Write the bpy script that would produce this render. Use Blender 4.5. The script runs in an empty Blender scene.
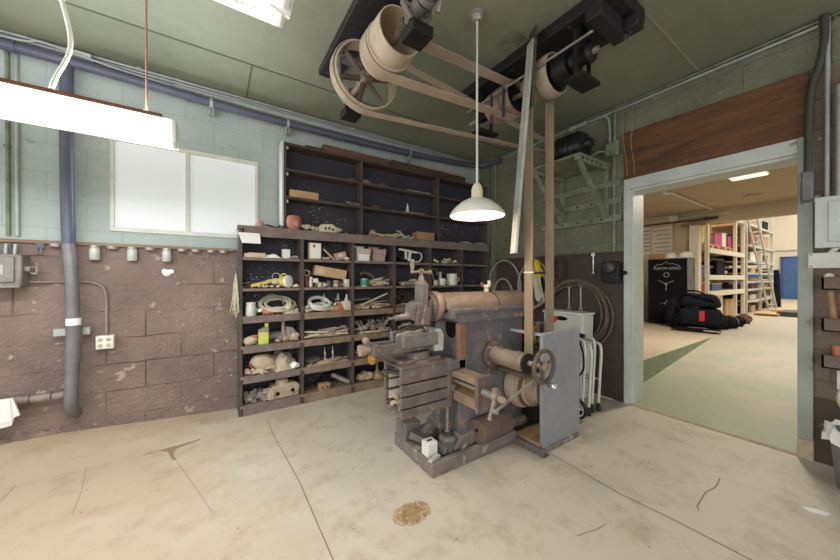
import bpy, bmesh, math, random
from mathutils import Vector, Matrix, Euler
R = random.Random(7)
PI = math.pi
scn = bpy.context.scene
COL = scn.collection
rad = math.radians

# ------------------------------------------------------------------ camera
CAMZ, FPX, YAW = 1.2, 310.2, rad(56.424)
cd = bpy.data.cameras.new('camera'); cam = bpy.data.objects.new('camera', cd); COL.objects.link(cam)
cd.sensor_width = 36; cd.lens = FPX / 840 * 36; cd.shift_y = -2 / 840; cd.clip_start = .02; cd.clip_end = 200
cam.location = (0, 0, CAMZ); cam.rotation_euler = (PI / 2, 0, YAW - PI / 2)
scn.camera = cam
_f = (math.cos(YAW), math.sin(YAW)); _r = (math.sin(YAW), -math.cos(YAW))
def at(px, py, X=None, Y=None, Z=None):
    """point of the photograph on a known wall, shelf or floor plane"""
    dx = _f[0] + _r[0] * (px - 420) / FPX; dy = _f[1] + _r[1] * (px - 420) / FPX; u = (278 - py) / FPX
    t = X / dx if X is not None else Y / dy if Y is not None else (Z - CAMZ) / u
    return Vector((dx * t, dy * t, CAMZ + u * t))

# ------------------------------------------------------------------ materials
def lin(c):
    return tuple((v / 255 / 12.92 if v / 255 <= .04045 else ((v / 255 + .055) / 1.055) ** 2.4) for v in c[:3]) + (1,)
MATS = {}
def mat(name, c, rough=.7, metal=0., c2=None, scale=8., bump=.0, bscale=None, c3=None, s3=30., t3=.62, emit=0., detail=6., stretch=None):
    """principled with up to two layers of noise wear; stretch scales the noise space"""
    if name in MATS: return MATS[name]
    m = bpy.data.materials.new(name); m.use_nodes = True; N = m.node_tree.nodes; L = m.node_tree.links
    b = N['Principled BSDF']; b.inputs['Roughness'].default_value = rough; b.inputs['Metallic'].default_value = metal
    b.inputs['Base Color'].default_value = lin(c)
    tc = N.new('ShaderNodeTexCoord'); src = tc.outputs['Object']
    if stretch:
        mp = N.new('ShaderNodeMapping'); mp.inputs['Scale'].default_value = stretch; L.new(src, mp.inputs[0]); src = mp.outputs[0]
    col = None
    if c2:
        n = N.new('ShaderNodeTexNoise'); n.inputs['Scale'].default_value = scale; n.inputs['Detail'].default_value = detail; n.inputs['Roughness'].default_value = .65
        L.new(src, n.inputs['Vector'])
        rp = N.new('ShaderNodeValToRGB'); rp.color_ramp.elements[0].position = .36; rp.color_ramp.elements[1].position = .64
        rp.color_ramp.elements[0].color = lin(c); rp.color_ramp.elements[1].color = lin(c2)
        L.new(n.outputs['Fac'], rp.inputs[0]); col = rp.outputs[0]
    if c3:
        n3 = N.new('ShaderNodeTexNoise'); n3.inputs['Scale'].default_value = s3; n3.inputs['Detail'].default_value = 4
        L.new(src, n3.inputs['Vector'])
        r3 = N.new('ShaderNodeValToRGB'); r3.color_ramp.elements[0].position = t3; r3.color_ramp.elements[1].position = t3 + .05
        mx = N.new('ShaderNodeMix'); mx.data_type = 'RGBA'; L.new(n3.outputs['Fac'], r3.inputs[0]); L.new(r3.outputs[0], mx.inputs[0])
        if col: L.new(col, mx.inputs[6])
        else: mx.inputs[6].default_value = lin(c)
        mx.inputs[7].default_value = lin(c3); col = mx.outputs[2]
    if col: L.new(col, b.inputs['Base Color'])
    if bump:
        nb = N.new('ShaderNodeTexNoise'); nb.inputs['Scale'].default_value = bscale or scale * 4; nb.inputs['Detail'].default_value = 5
        L.new(src, nb.inputs['Vector'])
        bp = N.new('ShaderNodeBump'); bp.inputs['Strength'].default_value = bump; bp.inputs['Distance'].default_value = .02
        L.new(nb.outputs['Fac'], bp.inputs['Height']); L.new(bp.outputs[0], b.inputs['Normal'])
    if emit:
        b.inputs['Emission Color'].default_value = lin(c); b.inputs['Emission Strength'].default_value = emit
    MATS[name] = m
    return m

def blockmat(name, axis, c, c2, mortar, bw=.40, rh=.205, z0=.12, bump=.35, msize=.006, c3=None, t3=.6, s3=22., rough=.85, mort=.8, brk=False):
    """painted concrete block: courses rh high"""
    m = bpy.data.materials.new(name); m.use_nodes = True; N = m.node_tree.nodes; L = m.node_tree.links
    b = N['Principled BSDF']; b.inputs['Roughness'].default_value = rough
    tc = N.new('ShaderNodeTexCoord'); sp = N.new('ShaderNodeSeparateXYZ'); L.new(tc.outputs['Object'], sp.inputs[0])
    nw = N.new('ShaderNodeTexNoise'); nw.inputs['Scale'].default_value = 5; L.new(tc.outputs['Object'], nw.inputs['Vector'])
    ma = N.new('ShaderNodeMath'); ma.operation = 'MULTIPLY_ADD'; ma.inputs[1].default_value = .03; L.new(nw.outputs['Fac'], ma.inputs[0]); 
    mz = N.new('ShaderNodeMath'); mz.operation = 'SUBTRACT'; mz.inputs[1].default_value = z0 + .015; L.new(sp.outputs['Z'], mz.inputs[0]); L.new(mz.outputs[0], ma.inputs[2])
    cb = N.new('ShaderNodeCombineXYZ'); L.new(sp.outputs[axis], cb.inputs[0]); L.new(ma.outputs[0], cb.inputs[1])
    br = N.new('ShaderNodeTexBrick'); br.inputs['Scale'].default_value = 1; br.inputs['Brick Width'].default_value = bw; br.inputs['Row Height'].default_value = rh
    br.inputs['Mortar Size'].default_value = msize; br.inputs['Mortar Smooth'].default_value = .6; br.inputs['Bias'].default_value = 0
    L.new(cb.outputs[0], br.inputs['Vector'])
    n = N.new('ShaderNodeTexNoise'); n.inputs['Scale'].default_value = 2.2; n.inputs['Detail'].default_value = 9; n.inputs['Roughness'].default_value = .7; L.new(tc.outputs['Object'], n.inputs['Vector'])
    rp = N.new('ShaderNodeValToRGB'); rp.color_ramp.elements[0].position = .35; rp.color_ramp.elements[1].position = .66
    rp.color_ramp.elements[0].color = lin(c); rp.color_ramp.elements[1].color = lin(c2); L.new(n.outputs['Fac'], rp.inputs[0])
    col = rp.outputs[0]
    if c3:
        n3 = N.new('ShaderNodeTexNoise'); n3.inputs['Scale'].default_value = s3; n3.inputs['Detail'].default_value = 3; L.new(tc.outputs['Object'], n3.inputs['Vector'])
        r3 = N.new('ShaderNodeValToRGB'); r3.color_ramp.elements[0].position = t3; r3.color_ramp.elements[1].position = t3 + .06
        mx = N.new('ShaderNodeMix'); mx.data_type = 'RGBA'; L.new(n3.outputs['Fac'], r3.inputs[0]); L.new(r3.outputs[0], mx.inputs[0])
        L.new(col, mx.inputs[6]); mx.inputs[7].default_value = lin(c3); col = mx.outputs[2]
    mm = N.new('ShaderNodeMix'); mm.data_type = 'RGBA'
    mf = N.new('ShaderNodeMath'); mf.operation = 'MULTIPLY'; mf.inputs[1].default_value = mort; L.new(br.outputs['Fac'], mf.inputs[0])
    fac = mf.outputs[0]
    if brk:
        nk = N.new('ShaderNodeTexNoise'); nk.inputs['Scale'].default_value = 2.6; nk.inputs['Detail'].default_value = 4; L.new(tc.outputs['Object'], nk.inputs['Vector'])
        rk = N.new('ShaderNodeMapRange'); rk.inputs[1].default_value = .42; rk.inputs[2].default_value = .62; L.new(nk.outputs['Fac'], rk.inputs[0])
        mk = N.new('ShaderNodeMath'); mk.operation = 'MULTIPLY'; L.new(fac, mk.inputs[0]); L.new(rk.outputs[0], mk.inputs[1]); fac = mk.outputs[0]
    L.new(fac, mm.inputs[0]); L.new(col, mm.inputs[6]); mm.inputs[7].default_value = lin(mortar)
    L.new(mm.outputs[2], b.inputs['Base Color'])
    nb = N.new('ShaderNodeTexNoise'); nb.inputs['Scale'].default_value = 38; nb.inputs['Detail'].default_value = 5; L.new(tc.outputs['Object'], nb.inputs['Vector'])
    h = N.new('ShaderNodeMath'); h.operation = 'MULTIPLY_ADD'; h.inputs[1].default_value = -.8; L.new(fac if brk else br.outputs['Fac'], h.inputs[0]); L.new(nb.outputs['Fac'], h.inputs[2])
    bp = N.new('ShaderNodeBump'); bp.inputs['Strength'].default_value = bump; bp.inputs['Distance'].default_value = .02
    L.new(h.outputs[0], bp.inputs['Height']); L.new(bp.outputs[0], b.inputs['Normal'])
    MATS[name] = m
    return m

def speckmat(name, c, c2, speck, dens=.02, vs=26.):
    """old paint with small flecks of plaster"""
    m = mat(name, c, .75, 0, c2, 3.)
    N = m.node_tree.nodes; L = m.node_tree.links; b = N['Principled BSDF']
    tc = [n for n in N if n.type == 'TEX_COORD'][0]
    v = N.new('ShaderNodeTexVoronoi'); v.inputs['Scale'].default_value = vs; L.new(tc.outputs['Object'], v.inputs['Vector'])
    lt = N.new('ShaderNodeMath'); lt.operation = 'LESS_THAN'; L.new(v.outputs['Distance'], lt.inputs[0])
    n = N.new('ShaderNodeTexNoise'); n.inputs['Scale'].default_value = 2.6; L.new(tc.outputs['Object'], n.inputs['Vector'])
    th = N.new('ShaderNodeMapRange'); th.inputs[1].default_value = .42; th.inputs[2].default_value = .75; th.inputs[3].default_value = 0; th.inputs[4].default_value = .24
    L.new(n.outputs['Fac'], th.inputs[0]); L.new(th.outputs[0], lt.inputs[1])
    mx = N.new('ShaderNodeMix'); mx.data_type = 'RGBA'; src = b.inputs['Base Color'].links[0].from_socket
    L.new(lt.outputs[0], mx.inputs[0]); L.new(src, mx.inputs[6]); mx.inputs[7].default_value = lin(speck); L.new(mx.outputs[2], b.inputs['Base Color'])
    return m

# ------------------------------------------------------------------ mesh building
class MB:
    def __init__(s): s.b = bmesh.new()
    def _x(s, vs, rot=None, loc=None):
        M = Matrix.Translation(loc or (0, 0, 0)) @ (Euler(rot).to_matrix().to_4x4() if rot else Matrix())
        bmesh.ops.transform(s.b, matrix=M, verts=vs)
    def box(s, c, d, rot=None, taper=None):
        g = bmesh.ops.create_cube(s.b, size=1); v = g['verts']
        for q in v:
            if taper and q.co.z > 0: q.co.x *= taper[0]; q.co.y *= taper[1]
            q.co = Vector((q.co.x * d[0], q.co.y * d[1], q.co.z * d[2]))
        s._x(v, rot, c); return s
    def bb(s, lo, hi):
        return s.box([(a + b) / 2 for a, b in zip(lo, hi)], [abs(b - a) for a, b in zip(lo, hi)])
    def lathe(s, prof, c=(0, 0, 0), axis=(0, 0, 1), n=24, sx=1, sy=1, cap=True):
        """profile of (radius, height) turned about axis through c"""
        ax = Vector(axis).normalized(); q = Vector((0, 0, 1)).rotation_difference(ax); rings = []
        for r, h in prof:
            rings.append([s.b.verts.new(Vector(c) + q @ Vector((r * sx * math.cos(2 * PI * k / n), r * sy * math.sin(2 * PI * k / n), h))) for k in range(n)])
        for A, B in zip(rings, rings[1:]):
            for k in range(n): s.b.faces.new((A[k], A[(k + 1) % n], B[(k + 1) % n], B[k]))
        if cap:
            if prof[0][0] > 1e-5: s.b.faces.new(rings[0][::-1])
            if prof[-1][0] > 1e-5: s.b.faces.new(rings[-1])
        return s
    def cyl(s, p, q, r, r2=None, n=16):
        p, q = Vector(p), Vector(q); d = q - p
        return s.lathe([(r, 0), (r if r2 is None else r2, d.length)], p, d, n)
    def ring(s, c, axis, ro, ri, w, n=32):
        return s.lathe([(ri, -w / 2), (ro, -w / 2), (ro, w / 2), (ri, w / 2), (ri, -w / 2)], c, axis, n, cap=False)
    def crown(s, c, axis, ro, ri, w, n=36, crown=.012):
        return s.lathe([(ri, -w / 2), (ro - crown, -w / 2), (ro - crown * .3, -w / 4), (ro, 0), (ro - crown * .3, w / 4), (ro - crown, w / 2), (ri, w / 2), (ri, -w / 2)], c, axis, n, cap=False)
    def tube(s, pts, r, n=8, closed=False, cap=True):
        pts = [Vector(p) for p in pts]; m = len(pts); rings = []; prev = None
        for i, p in enumerate(pts):
            a = pts[i - 1] if (i > 0 or closed) else p; b = pts[(i + 1) % m] if (i < m - 1 or closed) else p
            t = (b - a); t = t.normalized() if t.length > 1e-9 else Vector((0, 0, 1))
            if prev is None:
                u = t.orthogonal().normalized()
            else:
                u = prev - t * prev.dot(t)
                u = u.normalized() if u.length > 1e-6 else t.orthogonal().normalized()
            prev = u; w = t.cross(u); rr = r[i] if isinstance(r, (list, tuple)) else r
            rings.append([s.b.verts.new(p + (u * math.cos(2 * PI * k / n) + w * math.sin(2 * PI * k / n)) * rr) for k in range(n)])
        for i in range(m if closed else m - 1):
            A, B = rings[i], rings[(i + 1) % m]
            for k in range(n): s.b.faces.new((A[k], A[(k + 1) % n], B[(k + 1) % n], B[k]))
        if cap and not closed: s.b.faces.new(rings[0][::-1]); s.b.faces.new(rings[-1])
        return s
    def ball(s, c, r, sc=(1, 1, 1), rot=None, n=12):
        g = bmesh.ops.create_uvsphere(s.b, u_segments=n + 4, v_segments=n, radius=r); v = g['verts']
        for q in v: q.co = Vector((q.co.x * sc[0], q.co.y * sc[1], q.co.z * sc[2]))
        s._x(v, rot, c); return s
    def rock(s, c, d, seed=0, amp=.25, sub=2, rot=None):
        g = bmesh.ops.create_icosphere(s.b, subdivisions=sub, radius=.5); rr = random.Random(seed); v = g['verts']
        ph = [(rr.uniform(2, 7), Vector((rr.uniform(-1, 1), rr.uniform(-1, 1), rr.uniform(-1, 1))), rr.uniform(0, 6)) for _ in range(6)]
        for q in v:
            k = 1 + amp * sum(math.sin(f * q.co.dot(a) * 3 + o) for f, a, o in ph) / 3
            q.co = Vector((q.co.x * d[0] * k, q.co.y * d[1] * k, q.co.z * d[2] * k))
        s._x(v, rot, c); return s
    def prism(s, poly, h0, h1, axis='z', c=(0, 0, 0), rot=None):
        """polygon in the plane across axis, pushed from h0 to h1"""
        f = {'z': lambda a, b, h: (a, b, h), 'y': lambda a, b, h: (a, h, b), 'x': lambda a, b, h: (h, a, b)}[axis]
        A = [s.b.verts.new(f(a, b, h0)) for a, b in poly]; B = [s.b.verts.new(f(a, b, h1)) for a, b in poly]; n = len(poly)
        s.b.faces.new(A[::-1]); s.b.faces.new(B)
        for k in range(n): s.b.faces.new((A[k], A[(k + 1) % n], B[(k + 1) % n], B[k]))
        s._x(A + B, rot, c); return s
    def strip(s, pts, wv, th=.004, closed=False):
        """flat belt: centre line pts, width vector wv, thickness th"""
        pts = [Vector(p) for p in pts]; wv = Vector(wv); m = len(pts); secs = []
        for i, p in enumerate(pts):
            a = pts[i - 1] if (i > 0 or closed) else p; b = pts[(i + 1) % m] if (i < m - 1 or closed) else p
            nn = (b - a).normalized().cross(wv.normalized()) * (th / 2)
            secs.append([s.b.verts.new(p + q) for q in (wv / 2 + nn, wv / 2 - nn, -wv / 2 - nn, -wv / 2 + nn)])
        for i in range(m if closed else m - 1):
            A, B = secs[i], secs[(i + 1) % m]
            for k in range(4): s.b.faces.new((A[k], A[(k + 1) % 4], B[(k + 1) % 4], B[k]))
        if not closed: s.b.faces.new(secs[0][::-1]); s.b.faces.new(secs[-1])
        return s
    def sheet(s, fn, nu, nv, th=.004):
        """draped cloth or paper: fn(u, v) -> point, given thickness th"""
        vs = [[s.b.verts.new(Vector(fn(i / nu, j / nv))) for j in range(nv + 1)] for i in range(nu + 1)]
        fs = [s.b.faces.new((vs[i][j], vs[i + 1][j], vs[i + 1][j + 1], vs[i][j + 1])) for i in range(nu) for j in range(nv)]
        s.b.normal_update()
        r = bmesh.ops.solidify(s.b, geom=fs, thickness=th); return s

def mesh(name, mb, m, parent=None, bev=0, smooth=True, world=False, ang=40):
    b = mb.b
    bmesh.ops.recalc_face_normals(b, faces=b.faces)
    if world and parent is not None:
        bmesh.ops.translate(b, vec=-parent.location, verts=b.verts)
    me = bpy.data.meshes.new(name); b.to_mesh(me); b.free()
    if smooth:
        for p in me.polygons: p.use_smooth = True
        me.set_sharp_from_angle(angle=rad(ang))
    me.materials.append(MATS[m] if isinstance(m, str) else m)
    o = bpy.data.objects.new(name, me); COL.objects.link(o)
    if parent is not None: o.parent = parent
    if bev:
        md = o.modifiers.new('b', 'BEVEL'); md.width = bev; md.segments = 2; md.limit_method = 'ANGLE'; md.angle_limit = rad(40)
    return o
def tag(o, label, cat, group=None, kind=None):
    o['label'] = label; o['category'] = cat
    if group: o['group'] = group
    if kind: o['kind'] = kind
    return o
def thing(name, label, cat, loc=(0, 0, 0), rot=(0, 0, 0), group=None):
    o = bpy.data.objects.new(name, None); COL.objects.link(o); o.location = loc; o.rotation_euler = rot; o.empty_display_size = .05
    return tag(o, label, cat, group)
def one(name, label, cat, mb, m, loc=(0, 0, 0), rot=(0, 0, 0), group=None, bev=0, smooth=True):
    o = mesh(name, mb, m, None, bev, smooth); o.location = loc; o.rotation_euler = rot
    return tag(o, label, cat, group)
def struct(name, mb, m, bev=0, parent=None):
    o = mesh(name, mb, m, parent, bev); o['kind'] = 'structure'; return o
def dup(root, loc, rot=None, label=None, group=None):
    r = root.copy(); COL.objects.link(r); r.location = loc
    if rot is not None: r.rotation_euler = rot
    if label: r['label'] = label
    if group: r['group'] = group
    for ch in list(root.children):
        c = ch.copy(); COL.objects.link(c); c.parent = r
        for g in list(ch.children):
            d = g.copy(); COL.objects.link(d); d.parent = c
    return r
def arc(c, r, a0, a1, n, plane='xz', sy=1.):
    out = []
    for k in range(n + 1):
        a = rad(a0 + (a1 - a0) * k / n); u, v = r * math.cos(a), r * sy * math.sin(a)
        out.append({'xz': (c[0] + u, c[1], c[2] + v), 'yz': (c[0], c[1] + u, c[2] + v), 'xy': (c[0] + u, c[1] + v, c[2])}[plane])
    return out
def smooth_path(pts, k=6):
    P = [Vector(p) for p in pts]; out = []
    for i in range(len(P) - 1):
        a, b, c, d = P[max(i - 1, 0)], P[i], P[i + 1], P[min(i + 2, len(P) - 1)]
        for j in range(k):
            t = j / k
            out.append(.5 * ((2 * b) + (c - a) * t + (2 * a - 5 * b + 4 * c - d) * t * t + (3 * b - a - 3 * c + d) * t ** 3))
    return out + [P[-1]]
def belt_loop(c1, r1, c2, r2, y, n=14):
    """closed path of a belt round two pulleys in the plane y"""
    a, b = Vector((c1[0], c1[1])), Vector((c2[0], c2[1])); d = b - a; L_ = d.length; th = math.atan2(d.y, d.x); al = math.acos((r1 - r2) / L_)
    out = []
    for k in range(n + 1):
        t = th + al + (2 * PI - 2 * al) * k / n; out.append((a.x + r1 * math.cos(t), y, a.y + r1 * math.sin(t)))
    for k in range(n + 1):
        t = th - al + (2 * al) * k / n; out.append((b.x + r2 * math.cos(t), y, b.y + r2 * math.sin(t)))
    return out

# ------------------------------------------------------------------ palette
mat('ceiling_paint', (146, 149, 127), .62, 0, (127, 131, 112), 1.1, .1, 20)
mat('navy', (58, 62, 80), .75, 0, (48, 52, 68), 4)
mat('shelf_edge', (132, 116, 108), .8, 0, (110, 95, 90), 9, .2, 60, (150, 138, 128), 40, .64)
mat('shelf_tan', (150, 130, 108), .8, 0, (118, 100, 86), 9, .2, 60)
mat('shelf_dark', (96, 80, 74), .8, 0, (76, 64, 62), 7, .15, 50, (120, 104, 96), 45, .68)
speckmat('shelf_back', (52, 50, 58), (64, 60, 66), (205, 205, 205), vs=40)
mat('black_timber', (38, 34, 36), .6, 0, (28, 26, 28), 6, .3, 30, (110, 104, 104), 14, .68)
mat('black_iron', (26, 25, 26), .5, .3, (38, 35, 33), 12, .1)
mat('cast_tan', (156, 138, 120), .6, .15, (130, 114, 98), 8, .1, 30)
mat('cast_brown', (114, 98, 86), .6, .2, (90, 76, 68), 10, .15, 40)
mat('dusty_rose', (120, 106, 99), .75, .1, (99, 88, 83), 9, .2, 60, (148, 132, 118), 30, .62)
mat('ram', (152, 130, 112), .65, .1, (124, 104, 90), 7, .12, 40, (120, 88, 70), 20, .66)
mat('column', (88, 92, 100), .65, .1, (116, 108, 104), 7, .15, 40, (156, 118, 96), 16, .6)
mat('column_rust', (150, 108, 84), .7, .2, (126, 92, 76), 9, .15)
mat('iron_grey', (126, 118, 114), .65, .2, (104, 97, 94), 12, .15, 50, (140, 126, 116), 35, .64)
mat('motor_black', (30, 30, 33), .38)
mat('base_iron', (132, 120, 112), .8, .05, (110, 100, 95), 8, .15, 50, (166, 152, 134), 14, .6)
mat('guard', (144, 145, 152), .5, .2, (160, 160, 164), 3, .03, 20, (118, 116, 122), 10, .7)
mat('steel', (158, 152, 146), .5, .5, (130, 122, 116), 20)
mat('bright_steel', (205, 205, 205), .25, .9)
mat('dark_steel', (86, 82, 80), .45, .6, (66, 62, 62), 15)
mat('rust', (136, 86, 62), .8, .2, (108, 72, 56), 20, .2)
mat('pulley_cream', (196, 182, 158), .55, .05, (176, 160, 136), 6)
mat('belt_tan', (184, 166, 148), .75, 0, (166, 148, 130), 6, .05, 30)
mat('belt_ochre', (158, 138, 112), .8, 0, (138, 118, 94), 5, .15, 60, stretch=(3, 3, .5))
mat('belt_grey', (150, 138, 124), .8, 0, (130, 118, 106), 5, .15, 60, stretch=(3, 3, .5))
mat('stick_white', (182, 180, 170), .7, 0, (160, 158, 150), 10, .15)
mat('pink_iron', (166, 140, 122), .55, .15, (140, 114, 98), 10, .1)
mat('white_paint', (222, 222, 214), .45, 0, (208, 206, 196), 5, .05, 30)
mat('frame_paint', (190, 196, 190), .5, 0, (206, 208, 202), 4, .1, 30, (128, 122, 108), 7, .71)
mat('jamb_grey', (150, 156, 146), .55, 0, (166, 170, 160), 3, .08, 30, (128, 126, 112), 9, .68)
mat('white', (235, 234, 228), .4)
mat('cream', (224, 212, 184), .6, 0, (206, 192, 164), 14)
mat('paper', (236, 234, 228), .8)
mat('card', (206, 172, 130), .8, 0, (190, 156, 116), 6)
mat('card_pale', (214, 192, 166), .8, 0, (200, 176, 150), 6)
mat('card_mauve', (188, 160, 150), .8, 0, (172, 146, 138), 6)
mat('beige', (200, 184, 158), .85, 0, (176, 160, 136), 18, .3, 60)
mat('dust', (186, 168, 142), .95, 0, (164, 146, 122), 22, .3, 70)
mat('grey_dust', (160, 148, 136), .9, 0, (130, 120, 112), 22, .3, 70)
mat('terracotta', (186, 116, 96), .8, 0, (160, 98, 84), 14, .1)
mat('orange', (196, 120, 90), .75, 0, (174, 104, 80), 14)
mat('red', (196, 40, 44), .45)
mat('yellow', (214, 192, 104), .6, 0, (196, 176, 100), 12)
mat('lime', (204, 206, 96), .5, 0, (186, 186, 96), 20)
mat('brass', (186, 142, 62), .45, .5, (150, 112, 50), 16)
mat('green_label', (58, 130, 108), .5)
mat('hose_beige', (196, 186, 158), .7)
mat('hose_grey', (160, 152, 138), .7)
mat('hose_brown', (120, 106, 92), .75, 0, (96, 82, 70), 20)
mat('black', (20, 20, 22), .7)
MATS['black'].node_tree.nodes['Principled BSDF'].inputs['Specular IOR Level'].default_value = .15
mat('black_cloth', (26, 27, 32), .9, 0, (32, 33, 40), 14, .3, 60)
MATS['black_cloth'].node_tree.nodes['Principled BSDF'].inputs['Specular IOR Level'].default_value = .1
mat('rubber', (34, 33, 34), .75)
mat('pipe_blue', (96, 98, 116), .45, .1, (84, 86, 104), 4)
mat('pipe_grey', (128, 126, 128), .5, .3, (112, 108, 108), 6, .05)
mat('conduit', (178, 184, 180), .45, .2, (160, 166, 162), 6)
mat('conduit_green', (140, 148, 122), .6, .1, (104, 112, 92), 8, .1)
mat('conduit_wall', (150, 140, 132), .6, .1, (128, 116, 110), 12)
mat('box_grey', (150, 142, 136), .5, .3, (124, 116, 112), 10, .1)
mat('panel_grey', (204, 208, 204), .45, .1, (194, 198, 194), 3)
mat('wood_ply', (114, 77, 48), .7, 0, (82, 54, 34), 4, .12, 40, (72, 46, 32), 12, .62, stretch=(1, .5, 3.5))
mat('wood', (170, 138, 102), .75, 0, (146, 112, 78), 6, .1, 40, stretch=(.5, 2, 2))
mat('wood_brown', (118, 84, 72), .8, 0, (96, 68, 62), 6, .2, 40, stretch=(.5, 2, 2))
mat('wood_dark', (84, 66, 58), .8, 0, (68, 54, 50), 6, .2, 40, stretch=(.6, 2, 2))
mat('ledge_wood', (156, 136, 108), .8, 0, (130, 108, 88), 5, .15, 40, stretch=(.4, 2, 2))
mat('log_brown', (116, 98, 86), .8, .1, (96, 82, 74), 8, .2, 40)
mat('glass_jar', (200, 204, 198), .15, 0, (180, 182, 174), 20)
mat('tin', (190, 186, 178), .4, .5, (168, 162, 154), 16)
mat('blue', (52, 86, 150), .5)
mat('sky_blue', (92, 126, 176), .6)
mat('magenta', (186, 62, 116), .6)
mat('rag_yellow', (224, 200, 40), .9, 0, (210, 184, 34), 20)
mat('rag_white', (204, 198, 184), .9, 0, (184, 178, 164), 20, .3, 60)
mat('copper', (168, 124, 98), .6, .2)
mat('slab_tan', (196, 178, 150), .7, 0, (182, 170, 144), 2)
mat('enamel', (226, 224, 210), .3, 0, (214, 210, 196), 6)
mat('glow_tube', (250, 246, 238), .4, emit=.8)
mat('glow_bulb', (255, 250, 235), .4, emit=9.)
mat('pane', (226, 230, 232), .5, emit=.22)
mat('rail_tan', (150, 126, 102), .75, .05, (126, 106, 88), 9, .1, 40)
mat('dark_conduit', (66, 66, 56), .6)
# ------------------------------------------------------------------ the room
WX, WY, CZ, WAIN = 3.30, 3.33, 2.888, 1.455
blockmat('left_upper', 'X', (167, 179, 176), (184, 192, 187), (146, 156, 148), bump=.22, c3=(140, 152, 146), t3=.66, s3=9, mort=.35)
blockmat('left_lower', 'X', (116, 99, 92), (140, 121, 112), (84, 70, 65), bw=.46, bump=.75, c3=(172, 154, 142), t3=.66, s3=14, mort=.8, brk=True)
blockmat('right_upper', 'Y', (102, 104, 86), (130, 131, 109), (88, 91, 76), bump=.4, c3=(148, 154, 134), t3=.68, s3=24, mort=.5)
blockmat('right_lower', 'Y', (68, 57, 52), (84, 71, 64), (100, 87, 79), bump=.4, c3=(132, 116, 104), t3=.73, s3=26, mort=.4)
blockmat('end_lower', 'Y', (112, 96, 86), (128, 112, 100), (94, 80, 72), bump=.4, c3=(160, 148, 134), t3=.68, s3=26)
blockmat('end_base', 'Y', (70, 58, 48), (90, 76, 62), (84, 72, 60), bump=.4, c3=(140, 128, 108), t3=.68, s3=18)
def floormat(name, tan, pale, c3, grad):
    m = bpy.data.materials.new(name); m.use_nodes = True; N = m.node_tree.nodes; L = m.node_tree.links; b = N['Principled BSDF']; b.inputs['Roughness'].default_value = .55
    tc = N.new('ShaderNodeTexCoord'); sp = N.new('ShaderNodeSeparateXYZ'); L.new(tc.outputs['Object'], sp.inputs[0])
    n = N.new('ShaderNodeTexNoise'); n.inputs['Scale'].default_value = 1.3; n.inputs['Detail'].default_value = 8; n.inputs['Roughness'].default_value = .6; L.new(tc.outputs['Object'], n.inputs['Vector'])
    g = N.new('ShaderNodeMapRange'); g.inputs[1].default_value = grad[0]; g.inputs[2].default_value = grad[1]; g.inputs[3].default_value = -.25; g.inputs[4].default_value = .25; L.new(sp.outputs['X'], g.inputs[0])
    a = N.new('ShaderNodeMath'); a.operation = 'ADD'; L.new(n.outputs['Fac'], a.inputs[0]); L.new(g.outputs[0], a.inputs[1])
    rp = N.new('ShaderNodeValToRGB'); e = rp.color_ramp.elements; e[0].position = .38; e[1].position = .62; e[0].color = lin(tan); e[1].color = lin(pale); L.new(a.outputs[0], rp.inputs[0])
    n2 = N.new('ShaderNodeTexNoise'); n2.inputs['Scale'].default_value = 5; n2.inputs['Detail'].default_value = 9; n2.inputs['Roughness'].default_value = .72; L.new(tc.outputs['Object'], n2.inputs['Vector'])
    r2 = N.new('ShaderNodeValToRGB'); e = r2.color_ramp.elements; e[0].position = .50; e[1].position = .8; L.new(n2.outputs['Fac'], r2.inputs[0])
    mx = N.new('ShaderNodeMix'); mx.data_type = 'RGBA'; L.new(r2.outputs[0], mx.inputs[0]); L.new(rp.outputs[0], mx.inputs[6]); mx.inputs[7].default_value = lin(c3)
    v = N.new('ShaderNodeTexVoronoi'); v.inputs['Scale'].default_value = 9; L.new(tc.outputs['Object'], v.inputs['Vector'])
    lt = N.new('ShaderNodeMath'); lt.operation = 'LESS_THAN'; lt.inputs[1].default_value = .045; L.new(v.outputs['Distance'], lt.inputs[0])
    m3 = N.new('ShaderNodeMix'); m3.data_type = 'RGBA'; L.new(lt.outputs[0], m3.inputs[0]); L.new(mx.outputs[2], m3.inputs[6]); m3.inputs[7].default_value = lin((120, 100, 84))
    L.new(m3.outputs[2], b.inputs['Base Color'])
    bp = N.new('ShaderNodeBump'); bp.inputs['Strength'].default_value = .12; bp.inputs['Distance'].default_value = .02; L.new(n2.outputs['Fac'], bp.inputs['Height']); L.new(bp.outputs[0], b.inputs['Normal'])
    MATS[name] = m
floormat('concrete', (186, 167, 140), (198, 187, 170), (160, 138, 112), (-.9, 1.0))
floormat('green_floor', (160, 161, 138), (176, 168, 146), (142, 152, 126), (3.2, 6.5))
mat('tan_ceiling', (188, 168, 138), .8, 0, (178, 158, 128), 1.5)
mat('tan_wall', (206, 190, 158), .8, 0, (196, 178, 146), 2)
mat('hall_wall', (226, 218, 198), .8, 0, (218, 210, 188), 1.5)
mat('hall_blue', (70, 104, 158), .7, 0, (60, 92, 146), 2)
mat('green_curb', (124, 142, 112), .7, 0, (150, 158, 130), 6, .1)
mat('joint_dark', (122, 104, 86), .95); mat('pale_patch', (204, 200, 194), .6, 0, (196, 190, 180), 4); mat('spill_white', (232, 230, 228), .5)
mat('stain_dark', (148, 124, 98), .9); mat('seam', (92, 96, 80), .8); mat('seam_pale', (150, 148, 124), .8)

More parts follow.
